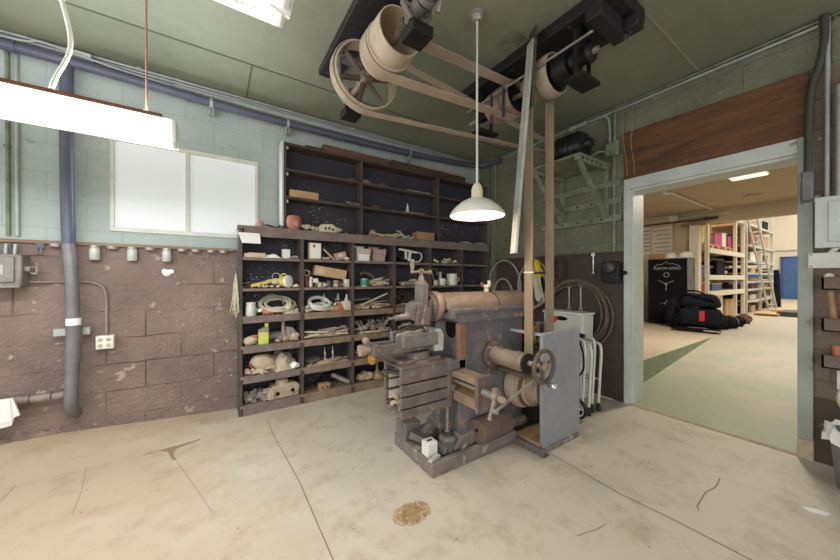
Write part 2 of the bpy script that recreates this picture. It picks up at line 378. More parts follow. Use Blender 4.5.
b = MB().bb((-4, -3, -.1), (3.28, 3.45, 0))
def _fl(u, v):
    x = -2.4 + 2.5 * u; return (x, WY - .55 * v, .088 * min(1, max(0, (.1 - x) / 1.2)) * (1 - v) ** 2 * (3 - 2 * (1 - v)) + .0006)
g_ = [[b.b.verts.new(_fl(i / 20, j / 10)) for j in range(11)] for i in range(21)]
for i in range(20):
    for j in range(10): b.b.faces.new((g_[i][j], g_[i][j + 1], g_[i + 1][j + 1], g_[i + 1][j]))
struct('floor', b, 'concrete')
struct('ceiling', MB().bb((-4, -3, CZ), (3.55, 3.45, CZ + .1)), 'ceiling_paint')
w = MB().bb((-4, WY, WAIN), (-.67, WY + .2, CZ)).bb((.349, WY, WAIN), (3.55, WY + .2, CZ)).bb((-.67, WY, 2.30), (.349, WY + .2, CZ)).bb((-.67, WY, WAIN), (.349, WY + .2, 1.57))
struct('wall_left', w, 'left_upper')
struct('wall_left_base', MB().bb((-4, WY - .012, 0), (3.30, WY + .2, WAIN)), 'left_lower')
# the wall with the doorway: opening y .307 .. 1.347, up to z 2.04
w = MB().bb((WX, 1.40, WAIN), (WX + .23, WY, CZ)).bb((WX, -3, 2.56), (WX + .23, 1.40, CZ)).bb((WX, 1.347, 2.04), (WX + .23, 1.40, 2.56)).bb((WX, .30, 2.04), (WX + .23, 1.40, 2.56))
struct('wall_right', w, 'right_upper')
struct('wall_right_base', MB().bb((WX - .01, 1.352, 0), (WX + .23, WY - .012, WAIN)), 'right_lower')
struct('wall_right_end', MB().bb((WX - .012, -3, .42), (WX + .23, .30, 2.56)), 'end_lower')
struct('wall_right_end_base', MB().bb((WX - .02, -3, 0), (WX + .23, .30, .42)), 'end_base')
# ceiling seams (battens)
for i, (lo, hi) in enumerate([((-4, 2.775, 0), (3.28, 2.787, 0)), ((.55, .845, 0), (3.28, .857, 0)), ((2.35, .857, 0), (2.36, 2.775, 0)), ((1.12, .857, 0), (1.13, 2.775, 0)), ((.245, 2.787, 0), (.255, 3.33, 0)), ((-.94, .85, 0), (-.93, 2.775, 0))]):
    struct('trim_%d' % (i + 1), MB().bb((lo[0], lo[1], CZ - .004), (hi[0], hi[1], CZ + .002)), 'seam' if i not in (1, 2, 3) else 'seam_pale')
struct('trim_7', MB().bb((-4, WY - .035, WAIN - .012), (.155, WY + .01, WAIN + .012)), 'ledge_wood', .003)
struct('trim_8', MB().bb((WX - .03, 1.40, WAIN - .008), (WX + .01, 3.1, WAIN + .008)), 'shelf_dark', .003)
struct('trim_9', MB().bb((WX - .05, 3.02, 0), (WX, 3.31, CZ)), 'right_upper')
# door frame
dm = MB().bb((3.275, 1.347, 0), (3.30, 1.400, 2.04)).bb((3.275, .307, 2.04), (3.30, 1.400, 2.14))
df = struct('door_1', dm, 'frame_paint', .003)
struct('jamb_panel', MB().bb((3.30, 1.330, 0), (3.53, 1.352, 2.04)), 'frame_paint', .003, df)
struct('head_panel', MB().bb((3.30, .307, 2.02), (3.53, 1.330, 2.042)), 'frame_paint', .003, df)
struct('jamb_post', MB().bb((3.262, .268, .13), (3.53, .334, 2.14)), 'jamb_grey', .004, df)
struct('jamb_foot', MB().bb((3.258, .266, .0), (3.53, .336, .13)), 'beige', .004, df)
struct('threshold', MB().bb((3.272, .30, -.02), (3.31, 1.352, .004)), 'dust', 0, df)
# window
win = struct('window_1', MB().bb((-.67, 3.318, 1.565), (.352, 3.345, 1.60)).bb((-.67, 3.318, 2.27), (.352, 3.345, 2.305)).bb((-.67, 3.318, 1.60), (-.645, 3.345, 2.27)).bb((.325, 3.318, 1.60), (.352, 3.345, 2.27)).bb((-.205, 3.322, 1.60), (-.175, 3.345, 2.27)), 'white_paint', .003)
struct('window_pane', MB().bb((-.645, 3.332, 1.60), (-.205, 3.338, 2.27)), 'pane', 0, win)
struct('window_pane', MB().bb((-.175, 3.338, 1.60), (.325, 3.342, 2.27)), 'pane', 0, win)
struct('window_reveal', MB().bb((-.67, 3.36, 1.57), (.349, 3.40, 2.30)), 'white', 0, win)
# floor joints, cracks and patches
def poly_strip(pts, w, z, m, name):
    b = MB(); P = [at(x, y, Z=0) for x, y in pts]
    for q in P: q.z = z
    b.strip(P, (0, 0, .0006), w); return struct(name, b, m)
def crack(pts, w, name='floor_joint', m='joint_dark'):
    b = MB(); P = [at(x, y, Z=0) for x, y in pts]
    for a, c in zip(P, P[1:]):
        d = (c - a); n = Vector((-d.y, d.x, 0)).normalized() * (w / 2)
        b.b.faces.new([b.b.verts.new(q + Vector((0, 0, .0012))) for q in (a + n, a - n, c - n, c + n)])
    return struct(name, b, m)
crack([(267, 420), (275, 438), (300, 483), (318, 525), (334, 562)], .0045)
crack([(548, 452), (620, 494), (674, 520), (755, 562)], .005)
crack([(720, 478), (716, 487), (706, 492), (702, 498), (697, 506), (699, 511)], .004, 'floor_crack')
crack([(606, 524), (596, 530), (588, 532), (577, 536)], .0025, 'floor_crack')
crack([(0, 502), (10, 492), (17, 483)], .003, 'floor_crack')
crack([(160, 428), (172, 455), (190, 480), (212, 512)], .002, 'floor_crack')
crack([(88, 455), (82, 490), (72, 515)], .0018, 'floor_crack')
def blob(pts, m, name, z=.001):
    b = MB(); P = [at(x, y, Z=0) for x, y in pts]
    b.b.faces.new([b.b.verts.new((q.x, q.y, z)) for q in P]); b.b.normal_update()
    bmesh.ops.triangulate(b.b, faces=b.b.faces[:]); return struct(name, b, m)
blob([(141, 456), (150, 452), (165, 447), (171, 444), (180, 445), (190, 441), (203, 436), (200, 440), (184, 446), (176, 449), (173, 455), (177, 460), (172, 460), (168, 452), (160, 451)], 'stain_dark', 'floor_stain')
blob([(800, 506), (816, 509), (832, 514), (826, 516), (810, 512)], 'spill_white', 'floor_paint_spot')
# dirt heaped where the left wall meets the floor
rr = random.Random(3); b = MB()
NU, NV = 26, 8; vs = []
for i in range(NU + 1):
    row = []
    for j in range(NV + 1):
        u, v = i / NU, j / NV; x = -1.9 + 1.0 * u; wdt = .36 * (1 - u) + .05
        hgt = .015 + (.16 * (1 - u) ** 1.0 + .08) * (1 - v) ** 1.2 * (1 + .2 * rr.uniform(-1, 1)) if v < 1 else 0
        row.append(b.b.verts.new((x, WY - .005 - wdt * v * (1 + .12 * math.sin(9 * u)), max(hgt, 0) - .002 * v)))
    vs.append(row)
for i in range(NU):
    for j in range(NV): b.b.faces.new((vs[i][j], vs[i][j + 1], vs[i + 1][j + 1], vs[i + 1][j]))
mat('dirt', (150, 130, 108), .95, 0, (112, 94, 80), 9, .5, 60)
d = mesh('dirt', b, 'dirt'); tag(d, 'loose brown dirt drifted along the foot of the brown block wall', 'dirt', kind='stuff')

# ------------------------------------------------------------------ rooms beyond the doorway
PZ = .286
b = MB(); b.prism([(3.28, 0), (3.57, 0), (6.4, PZ), (7.9, PZ), (22, PZ), (22, -.2), (3.28, -.2)], -6, 1.5, 'y'); struct('floor_passage', b, 'green_floor')
struct('floor_platform', MB().bb((3.53, 1.5, -.2), (22, 6, PZ)), 'slab_tan')
struct('trim_10', MB().prism([(3.53, -.1), (6.38, PZ - .01), (6.38, PZ + .001), (3.53, PZ + .001)], 1.492, 1.50, 'y'), 'green_curb')
struct('ceiling_passage', MB().bb((3.53, -2, 2.5), (7.9, 5, 2.6)), 'tan_ceiling')
struct('wall_passage', MB().bb((7.9, 2.07, PZ), (8.05, 6, 2.5)).bb((7.9, -4, 2.25), (8.05, 2.07, 5.2)).bb((7.9, 2.07, 2.5), (8.05, 6, 5.2)), 'tan_wall')
struct('wall_passage_side', MB().bb((3.53, 5, PZ), (7.9, 5.1, 2.5)), 'tan_wall')
struct('wall_passage_near', MB().bb((3.53, -2.1, -.1), (7.9, -2.0, 2.5)), 'tan_wall')
struct('column_passage', MB().bb((7.72, 2.0, PZ), (7.9, 2.14, 2.22)), 'hall_wall', .006)
struct('beam_passage', MB().bb((7.68, 1.94, 2.22), (7.9, 2.25, 2.27)), 'shelf_tan', .004)
struct('wall_hall_end', MB().bb((20.8, -10, 1.38), (21, 6, 6)), 'hall_wall')
struct('wall_hall_end_base', MB().bb((20.79, -10, PZ), (21, 6, 1.38)), 'hall_blue')
struct('wall_hall_side', MB().bb((8.05, 5.0, PZ), (21, 5.1, 6)), 'hall_wall')
struct('wall_hall_far_side', MB().bb((8.05, -6.1, PZ), (21, -6, 6)), 'hall_wall')
struct('ceiling_hall', MB().bb((8.05, -6, 5.2), (21, 5, 5.3)), 'hall_wall')
# ------------------------------------------------------------------ pipes, conduits and lights on the left wall
def clips(root, pts, r, m='conduit', name='strap'):
    for p, d in pts:
        p = Vector(p)
        if d == 'x': mesh(name, MB().ring(p, (1, 0, 0), r + .004, r, .018, 16).bb((p.x - .012, p.y + r, p.z - .004), (p.x + .012, p.y + r + .03, p.z + .004)), m, root, world=True)
        else: mesh(name, MB().ring(p, (0, 0, 1), r + .004, r, .02, 16).bb((p.x - r - .03, p.y + r - .006, p.z - .012), (p.x + r + .03, p.y + r + .002, p.z + .012)), m, root, world=True)
t = thing('drain_pipe', 'long dull blue pipe running along the top of the left wall below the ceiling', 'pipe', (-1.5, 3.24, 2.75))
mesh('pipe', MB().tube(smooth_path([(-2.6, 3.245, 2.75), (-1.2, 3.245, 2.752), (-.6, 3.245, 2.742), (.2, 3.245, 2.715), (.97, 3.245, 2.712), (1.7, 3.245, 2.722), (2.3, 3.245, 2.745), (3.0, 3.245, 2.79), (3.2, 3.12, 2.80), (3.22, 2.9, 2.80)]), .034, 14), 'pipe_blue', t, world=True)
for x, z in ((-1.14, 2.752), (-.16, 2.726), (1.1, 2.713), (1.95, 2.732)):
    mesh('coupling', MB().cyl((x - .03, 3.245, z), (x + .03, 3.245, z), .039), 'pipe_blue', t, world=True)
for x, z in ((-.02, 2.72), (.60, 2.712), (2.0, 2.733)):
    mesh('hanger_strap', MB().ring((x, 3.245, z), (1, 0, 0), .043, .036, .022, 18).bb((x - .018, 3.24, z - .1), (x - .008, 3.3, z - .03)).bb((x + .008, 3.24, z - .1), (x + .018, 3.3, z - .03)), 'conduit', t, world=True)
t = thing('stand_pipe', 'thick vertical pipe dropping from the blue pipe, blue above and grey below the ledge', 'pipe', (-.86, 3.24, .25))
mesh('upper_pipe', MB().tube([(-.88, 3.25, 2.72), (-.88, 3.25, 2.2), (-.875, 3.25, 1.7), (-.868, 3.24, 1.44)], .036, 14), 'pipe_blue', t, world=True)['label'] = 'blue painted upper length'
mesh('lower_pipe', MB().tube(smooth_path([(-.868, 3.24, 1.44), (-.853, 3.22, 1.3), (-.838, 3.2, 1.04), (-.832, 3.2, .75), (-.842, 3.2, .43), (-.848, 3.22, .26), (-.85, 3.3, .21)], 5), .036, 14), 'pipe_grey', t, world=True)['label'] = 'bare grey lower length'
mesh('coupling', MB().cyl((-.834, 3.2, .60), (-.83, 3.2, .86), .041), 'pipe_grey', t, world=True)
mesh('bracket', MB().bb((-.94, 3.235, .79), (-.76, 3.25, .84)).bb((-.94, 3.25, .80), (-.92, 3.32, .83)).bb((-.78, 3.25, .80), (-.76, 3.32, .83)), 'conduit', t, world=True)['label'] = 'pale steel bracket'
mesh('tape', MB().cyl((-.832, 3.2, .865), (-.833, 3.2, .915), .0385), 'paper', t, world=True)
t = thing('outlet_pipe', 'short grey pipe running sideways into the foot of the vertical pipe', 'pipe', (-1.2, 3.24, .36))
mesh('pipe', MB().tube([(-1.9, 3.25, .385), (-1.2, 3.25, .375), (-.89, 3.25, .365)], .026, 14), 'conduit_wall', t, world=True)
for x in (-1.05, -.95): mesh('joint', MB().ring((x, 3.25, .370), (1, 0, 0), .028, .025, .006, 16), 'dark_steel', t, world=True)
one('paper_tag', 'bundle of blank white paper tags hung over the low grey pipe', 'paper', MB().prism([(-.13, .02), (.03, .02), (.06, -.10), (.035, -.11), (.025, -.16), (-.13, -.185)], -.006, .006, 'y').prism([(-.13, .02), (.02, .02), (.03, -.13), (-.13, -.15)], -.014, -.008, 'y'), 'paper', (-1.14, 3.205, .385), (0, 0, 0))
def conduit(name, label, pts, r, m, straps=(), k=4):
    t = thing(name, label, 'conduit', pts[0])
    mesh('tube', MB().tube(smooth_path(pts, k), r, 10), m, t, world=True)
    for p in straps: mesh('strap', MB().box(p, (.03, .012, .02)), m, t, world=True)
    return t
conduit('conduit', 'topmost of the thin pale conduits along the left wall ceiling corner', [(-2.6, 3.315, 2.872), (3.15, 3.315, 2.872)], .010, 'conduit', [(-.5, 3.315, 2.876), (1.3, 3.315, 2.876)], 1)
conduit('conduit', 'middle thin pale conduit under the ceiling on the left wall', [(-2.6, 3.312, 2.842), (3.16, 3.312, 2.846)], .009, 'conduit', [(-.3, 3.316, 2.842), (1.5, 3.316, 2.842)], 1)
conduit('conduit', 'lowest thin grey conduit, sagging just above the blue pipe', [(-2.6, 3.312, 2.80), (-.9, 3.30, 2.81), (-.2, 3.30, 2.79), (.9, 3.30, 2.78), (2.2, 3.31, 2.80), (3.16, 3.312, 2.82)], .009, 'conduit_wall', [(.4, 3.31, 2.785)])
conduit('conduit', 'thin light conduit dipping over the blue pipe near the ceiling cable box', [(-1.5, 3.27, 2.805), (-1.1, 3.25, 2.81), (-1.0, 3.23, 2.83), (-.8, 3.235, 2.81), (-.6, 3.26, 2.80), (-.3, 3.28, 2.795)], .008, 'conduit')
t = thing('cable_box', 'small pale splice box on the conduits above the vertical pipe', 'box', (-.82, 3.29, 2.83))
mesh('body', MB().box((-.82, 3.285, 2.835), (.13, .05, .045)), 'conduit', t, .004, world=True); mesh('lid', MB().box((-.82, 3.257, 2.835), (.12, .006, .036)), 'panel_grey', t, world=True)
for x, lab in ((-1.175, 'dull one of two vertical conduits, farther from the blue standpipe'), (-1.135, 'brighter one of two vertical conduits, nearer the blue standpipe')):
    c = conduit('wall_conduit', lab, [(x, 3.316, 2.77), (x + .006, 3.316, 1.49)], .011, 'conduit_green' if x < -1.15 else 'conduit', [(x, 3.32, 2.1)], 1)
    mesh('lower_length', MB().tube([(x + .006, 3.29, 1.43), (x + .006, 3.28, 1.36)], .010, 10), 'conduit', c, world=True)
t = thing('switch_box', 'old dusty grey iron switch box with side lever under the ledge', 'electrical box', (-1.15, 3.25, 1.13))
mesh('body', MB().bb((-1.34, 3.2, 1.14), (-1.07, 3.316, 1.36)), 'box_grey', t, .012, world=True)
mesh('cover', MB().bb((-1.34, 3.188, 1.17), (-1.10, 3.202, 1.34)), 'box_grey', t, .006, world=True)
mesh('label_plate', MB().bb((-1.30, 3.184, 1.22), (-1.145, 3.189, 1.285)), 'tin', t, world=True)['label'] = 'pale maker plate without readable text'
mesh('lever', MB().cyl((-1.07, 3.25, 1.26), (-1.045, 3.25, 1.26), .022).tube(smooth_path([(-1.045, 3.25, 1.27), (-1.02, 3.24, 1.275), (-1.02, 3.24, 1.23), (-1.045, 3.24, 1.235)]), .006), 'conduit_wall', t, world=True)
mesh('lower_lip', MB().bb((-1.34, 3.185, 1.135), (-1.075, 3.21, 1.155)), 'steel', t, .003, world=True)
t = conduit('outlet_conduit', 'thin brown-grey conduit from the switch box bending down to the socket box', [(-1.075, 3.305, 1.172), (-.86, 3.305, 1.171), (-.775, 3.305, 1.168), (-.715, 3.305, 1.14), (-.690, 3.305, 1.08), (-.686, 3.305, .95), (-.686, 3.305, .77)], .0095, 'conduit_wall')
t = thing('socket_box', 'white metal double socket box on the brown block wall', 'electrical box', (-.687, 3.3, .71))
mesh('body', MB().bb((-.738, 3.265, .662), (-.636, 3.318, .764)), 'white_paint', t, .006, world=True)
fc = mesh('faceplate', MB().bb((-.733, 3.259, .667), (-.641, 3.265, .759)), 'white', t, .003, world=True)
for dx in (-.022, .022):
    for dz in (-.022, .022):
        mesh('socket', MB().lathe([(0, 0), (.015, 0), (.015, .004), (0, .004)], (-.687 + dx, 3.2585, .713 + dz), (0, -1, 0), 14), 'beige', t, world=True)
# jars screwed to the underside of the ledge
def make_jar(loc, label):
    t = thing('hanging_jar', label, 'jar', loc, group='glass jars under the ledge')
    mesh('glass', MB().lathe([(0, -.108), (.026, -.108), (.031, -.10), (.031, -.03), (.026, -.018), (.026, -.012)], n=20), 'glass_jar', t)
    mesh('lid', MB().lathe([(.029, -.018), (.029, 0), (0, 0)], n=20), 'tin', t)
    return t
J = make_jar((-.746, 3.285, 1.443), 'hanging glass jar nearest the vertical pipe')
dup(J, (-.537, 3.285, 1.443), label='middle hanging glass jar of the three under the ledge')
dup(J, (-.325, 3.285, 1.443), label='hanging glass jar nearest the shelving unit')
for i, (x, lab) in enumerate([(-.94, 'empty jar lid under the ledge just before the vertical pipe'), (-.65, 'empty jar lid between the first two hanging jars'), (-.43, 'empty jar lid between the last two hanging jars'), (-.225, 'first empty jar lid past the last hanging jar'), (-.13, 'second empty jar lid past the last hanging jar'), (-.02, 'third empty jar lid past the last hanging jar'), (.07, 'empty jar lid on the ledge end beside the shelving')]):
    one('hanging_jar_cover', lab, 'lid', MB().lathe([(0, -.016), (.030, -.016), (.032, -.012), (.032, 0)], n=18).ring((0, 0, -.016), (0, 0, 1), .031, .027, .006, 18), 'tin', (x, 3.285, 1.443), group='jar lids under the ledge')
t = thing('wall_hook', 'small bluish metal clip hanging under the ledge near the switch box', 'hook', (-1.02, 3.28, 1.44))
mesh('plate', MB().bb((-1.04, 3.29, 1.41), (-1.0, 3.295, 1.443)), 'pipe_blue', t, world=True); mesh('prong', MB().tube([(-1.03, 3.285, 1.41), (-1.03, 3.27, 1.37), (-1.015, 3.26, 1.365)], .004).tube([(-1.01, 3.285, 1.41), (-1.01, 3.27, 1.375), (-1.0, 3.26, 1.37)], .004), 'steel', t, world=True)
one('nail', 'nail with a thread hanging below the ledge past the jars', 'nail', MB().cyl((0, 0, 0), (0, -.03, .005), .003).tube([(0, -.02, 0), (.002, -.018, -.07)], .0015).ball((0, -.032, .005), .006), 'conduit', (-.09, 3.318, 1.37))
one('plaster_chip', 'pale chipped plaster lump stuck on wall below the third jar', 'chip', MB().rock((0, 0, 0), (.07, .02, .06), 5, .5), 'paper', (-.325, 3.312, 1.245))
# fluorescent fixtures
def fixture(label, x1, y, z, length, broken=False, endz=.15):
    t = thing('hanging_fluorescent_light', label, 'light fixture', (x1 - length / 2, y, z + endz))
    x0 = x1 - length
    mesh('housing', MB().bb((x0 + .01, y - .06, z + endz - .012), (x1 - .06, y + .06, z + endz + .03)), 'rust' if not broken else 'dark_steel', t, .004, world=True)
    prof = [(-.085, endz), (.085, endz), (.082, .05), (.06, .012), (.0, 0), (-.06, .012), (-.082, .05)]
    b = MB()
    b.prism([(y + a, z + c) for a, c in prof], x0, x1 - .02, 'x')
    mesh('diffuser', b, 'glow_tube', t, world=True)
    e = MB(); e.prism([(y + a * 1.02, z + c * 1.01) for a, c in prof], x1 - .02, x1, 'x'); mesh('end_cap', e, 'white', t, .006, world=True)
    return t
fx = fixture('long white fluorescent fixture hanging in front of the window wall', -.165, 2.15, 1.905, 1.6, False, .122)
t = thing('suspension_cord', 'copper coloured cord holding up the long fluorescent fixture', 'cord', (-.30, 2.15, 2.07))
mesh('cord', MB().tube([(-.295, 2.15, 2.05), (-.298, 2.15, CZ)], .005, 8), 'copper', t, world=True); mesh('hook', MB().ring((-.296, 2.15, 2.075), (0, 1, 0), .012, .008, .005, 14), 'steel', t, world=True)
t = thing('power_cable', 'thick white power cable curving down from the ceiling to the fluorescent fixture', 'cable', (-.6, 2.12, 2.06))
cp = [(51, 99), (52, 87), (57, 75), (65, 62), (70, 50), (70.5, 38), (68, 24), (64, 8), (59, -8)]
mesh('sheath', MB().tube(smooth_path([at(x, y, Y=2.10) for x, y in cp], 8), .009, 10), 'white_paint', t, world=True)
q = at(59, -8, Y=2.10)
mesh('gland', MB().cyl((q.x, q.y, q.z - .03), (q.x, q.y, min(q.z + .4, CZ)), .018), 'white_paint', t, world=True)
fx2 = fixture('second fluorescent fixture whose cracked end shows at the top edge of the view', .19, 1.03, 2.0, 1.25, True)
mesh('cracked_shard', MB().prism([(.10, 2.02), (.19, 1.985), (.205, 2.05), (.17, 2.08)], 1.0, 1.006, 'y').prism([(.02, 2.01), (.09, 1.975), (.12, 2.03)], 1.03, 1.036, 'y'), 'white', fx2, world=True)
for x in (-.9, .05):
    one('suspension_cord', 'cord above the cracked fluorescent fixture, ' + ('its far end' if x > 0 else 'its hidden end'), 'cord', MB().tube([(0, 0, 0), (0, 0, CZ - 2.17)], .005, 8), 'copper', (x, 1.03, 2.17))
# pendant lamp
px, py = 1.405, 1.455
t = thing('pendant_lamp', 'white enamel shade hanging on a long white cord over the machine', 'lamp', (px, py, 1.60))
mesh('ceiling_canopy', MB().lathe([(0, CZ - .045), (.028, CZ - .045), (.034, CZ - .03), (.036, CZ - .012), (.05, CZ - .012), (.05, CZ)], (px, py, 0), n=20), 'tin', t, world=True)
mesh('cord', MB().tube([(px, py, 1.80), (px, py, CZ - .04)], .007, 8), 'white_paint', t, world=True)
mesh('socket', MB().lathe([(0, .205), (.018, .205), (.028, .19), (.036, .165), (.036, .11), (.03, .105)], (px, py, 1.60), n=20), 'cream', t, world=True)
mesh('lamp_shade', MB().lathe([(.03, .115), (.06, .105), (.10, .085), (.14, .052), (.168, .02), (.176, .0), (.172, -.004), (.162, .018), (.136, .046), (.10, .075), (.06, .094), (.03, .10)], (px, py, 1.60), n=40, cap=False), 'enamel', t, world=True)
mesh('bulb', MB().ball((px, py, 1.635), .045, (1, 1, 1.0)), 'glow_bulb', t, world=True)
# ------------------------------------------------------------------ the shaper (metal planing machine), aligned with the walls, ram along x
M = thing('metal_shaper', 'big dusty blue-grey belt driven metal shaping machine standing on the concrete', 'machine', (1.5, 1.72, 0))
def mp(name, mb, m, bev=.004, parent=None, **k):
    o = mesh(name, mb, m, None, bev, **k)
    par = parent or M; o.data.transform(Matrix.Translation(-M.location)); o.parent = par
    return o
mp('base_tray', MB().bb((1.085, 1.50, .0), (1.84, 1.97, .018)).bb((1.085, 1.50, .018), (1.84, 1.535, .085)).bb((1.085, 1.935, .018), (1.84, 1.97, .085)).bb((1.085, 1.535, .018), (1.175, 1.935, .085)).bb((1.62, 1.5352, .018), (1.84, 1.9348, .075)), 'base_iron', .006)
# column
cb = MB(); cb.prism([(1.36, .075), (2.02, .075), (2.02, .92), (1.40, .92), (1.38, .60)], 1.585, 1.90, 'y')
mp('column', cb, 'column', .015)
mp('column_foot', MB().prism([(1.30, .075), (2.04, .075), (2.02, .14), (1.36, .16)], 1.55, 1.93, 'y'), 'base_iron', .008)
mp('corner_rib', MB().bb((1.345, 1.560, .60), (1.405, 1.60, .90)), 'column_rust', .006)['label'] = 'rust coloured edge strip'
mp('top_slide', MB().prism([(1.30, .93), (1.34, .90), (2.03, .90), (2.05, .93), (2.05, .975), (1.30, .975)], 1.55, 1.93, 'y').bb((1.30, 1.535, .965), (2.06, 1.945, .995)), 'column', .006)
mp('hollow_shade', MB().lathe([(0, 0), (.055, 0), (.055, .012), (0, .012)], (1.397, 1.70, .845), (-1, 0, -.05), 22, 1.2, 1), 'black', 0)  # black disc painted for the shade in the hollow under the overhang
# ram: half round top, flat sole
def ram_poly(r, z0, zb, n=12):
    return [(1.74 + r * math.cos(PI * k / n), z0 + r * .82 * math.sin(PI * k / n)) for k in range(n + 1)] + [(1.74 - r, zb), (1.74 + r, zb)]
b = MB(); b.prism(ram_poly(.125, .995, .955), 1.30, 2.15, 'x'); 
P_ = ram_poly(.125, .995, .955); P2 = ram_poly(.085, .985, .955)
b.prism(P2, 2.14, 2.26, 'x')
ram = mp('ram', b, 'ram', .008)
mp('ram_sole', MB().bb((1.31, 1.60, .945), (2.2, 1.88, .972)), 'ram', .004)
mp('ram_flange', MB().lathe([(0, 0), (.098, 0), (.104, .012), (.104, .04), (.096, .05), (.09, .07), (.088, .09)], (1.245, 1.74, 1.005), (1, 0, 0), 28), 'pink_iron', 0)
mp('ram_groove', MB().tube(arc((1.79, 1.74, .995), .127, 0, 180, 14, 'yz', .82), .006), 'dark_steel', 0, ram)
mp('oil_cup', MB().lathe([(0, 0), (.018, 0), (.018, .03), (.03, .035), (.03, .05), (0, .05)], (1.76, 1.72, 1.095), n=14).tube([(1.72, 1.72, 1.14), (1.80, 1.72, 1.145)], .008).lathe([(.012, 0), (.014, .035), (0, .035)], (1.79, 1.72, 1.145), n=10), 'cream', 0)['label'] = 'pale clamp handle on the ram'
mp('oil_cup', MB().lathe([(0, 0), (.012, 0), (.012, .03), (0, .034)], (1.71, 1.72, 1.135), n=12), 'rust', 0)
# tool head at the end of the ram
hr = (0, 0, 0)
mp('swivel_plate', MB().lathe([(0, 0), (.088, 0), (.088, .03), (0, .03)], (1.215, 1.74, 1.0), (1, 0, 0), 28).bb((1.19, 1.68, .915), (1.2145, 1.80, 1.05)), 'dusty_rose', .003)
mp('feed_slide', MB().bb((1.14, 1.69, 1.005), (1.1895, 1.785, 1.165)).bb((1.165, 1.70, .915), (1.1895, 1.78, 1.005)), 'iron_grey', .005)
cl = mp('clapper_box', MB().prism([(1.065, .925), (1.15, .905), (1.164, .92), (1.164, 1.015), (1.12, 1.05), (1.075, 1.03), (1.065, 1.0)], 1.675, 1.79, 'y'), 'dusty_rose', .008)
mp('clapper_plate', MB().prism([(1.07, .90), (1.13, .888), (1.15, 1.03), (1.09, 1.04)], 1.655, 1.676, 'y').prism([(1.10, .905), (1.165, .89), (1.172, 1.005), (1.13, 1.03)], 1.637, 1.656, 'y'), 'dusty_rose', .006, cl)
mp('tool_post', MB().cyl((1.04, 1.73, .955), (1.075, 1.73, .955), .028).cyl((1.0, 1.73, .953), (1.045, 1.73, .955), .016), 'cast_tan', .002)
mp('cutting_tool', MB().cyl((.965, 1.73, .946), (1.05, 1.73, .95), .019, .023).cyl((.915, 1.73, .944), (.97, 1.73, .946), .009), 'steel', .0)
mp('feed_screw', MB().lathe([(.034, 0), (.034, .014), (.024, .02), (.018, .05), (.012, .055), (.012, .085), (.02, .088), (.02, .10), (0, .105)], (1.165, 1.74, 1.16), n=18), 'cast_tan', 0)
ch = mp('feed_crank', MB().tube([(1.075, 1.71, 1.24), (1.165, 1.74, 1.24), (1.255, 1.77, 1.24)], .009).ball((1.255, 1.77, 1.24), .018).ball((1.075, 1.71, 1.24), .013), 'cast_tan', 0)
mp('crank_handle', MB().lathe([(.006, 0), (.010, .015), (.015, .04), (.011, .058), (.016, .066), (.012, .08), (0, .083)], (1.075, 1.71, 1.24), n=14), 'cast_tan', 0, ch)
# cross rail with feed screw
mp('cross_rail', MB().bb((1.30, 1.36, .555), (1.40, 1.60, .595)).bb((1.31, 1.3605, .449), (1.3995, 1.599, .465)).bb((1.387, 1.361, .43), (1.41, 1.945, .594)).bb((1.302, 1.6005, .42), (1.386, 1.944, .599)), 'rail_tan', .004)['label'] = 'tan dusty cross rail'
mp('rail_liner', MB().bb((1.375, 1.365, .466), (1.3865, 1.598, .554)), 'brass', 0)['label'] = 'yellowish inner face of the rail'
mp('rail_apron', MB().bb((1.312, 1.362, .40), (1.398, 1.948, .448)), 'rail_tan', .004)
mp('rail_end_plate', MB().bb((1.295, 1.335, .39), (1.415, 1.3625, .61)), 'dusty_rose', .004)
mp('knee_ledge', MB().bb((1.26, 1.56, .60), (1.42, 1.90, .66)), 'column', .004)
mp('feed_rod', MB().cyl((1.335, 1.30, .52), (1.335, 1.62, .52), .013).cyl((1.335, 1.24, .52), (1.335, 1.33, .52), .022), 'steel', 0)
mp('rod_ring', MB().ring((1.30, 1.585, .482), (1, 0, 0), .026, .017, .02, 20), 'bright_steel', 0)
fc = mp('feed_ratchet', MB().cyl((1.335, 1.215, .52), (1.335, 1.25, .52), .025).lathe([(.014, 0), (.022, .02), (.018, .05), (.012, .06), (0, .062)], (1.335, 1.215, .52), (0, -1, 0), 14), 'cast_tan', .003)
mp('ratchet_arm', MB().tube([(1.335, 1.235, .52), (1.305, 1.23, .46), (1.285, 1.23, .425)], [.016, .011, .008]).box((1.335, 1.235, .555), (.026, .026, .03)).ball((1.282, 1.228, .415), .013), 'cast_tan', 0, fc)
mp('feed_link', MB().tube([(1.27, 1.18, .47), (1.64, 1.17, .605)], .008).cyl((1.275, 1.165, .472), (1.275, 1.20, .472), .013).cyl((1.64, 1.16, .605), (1.64, 1.20, .605), .016), 'steel', 0)
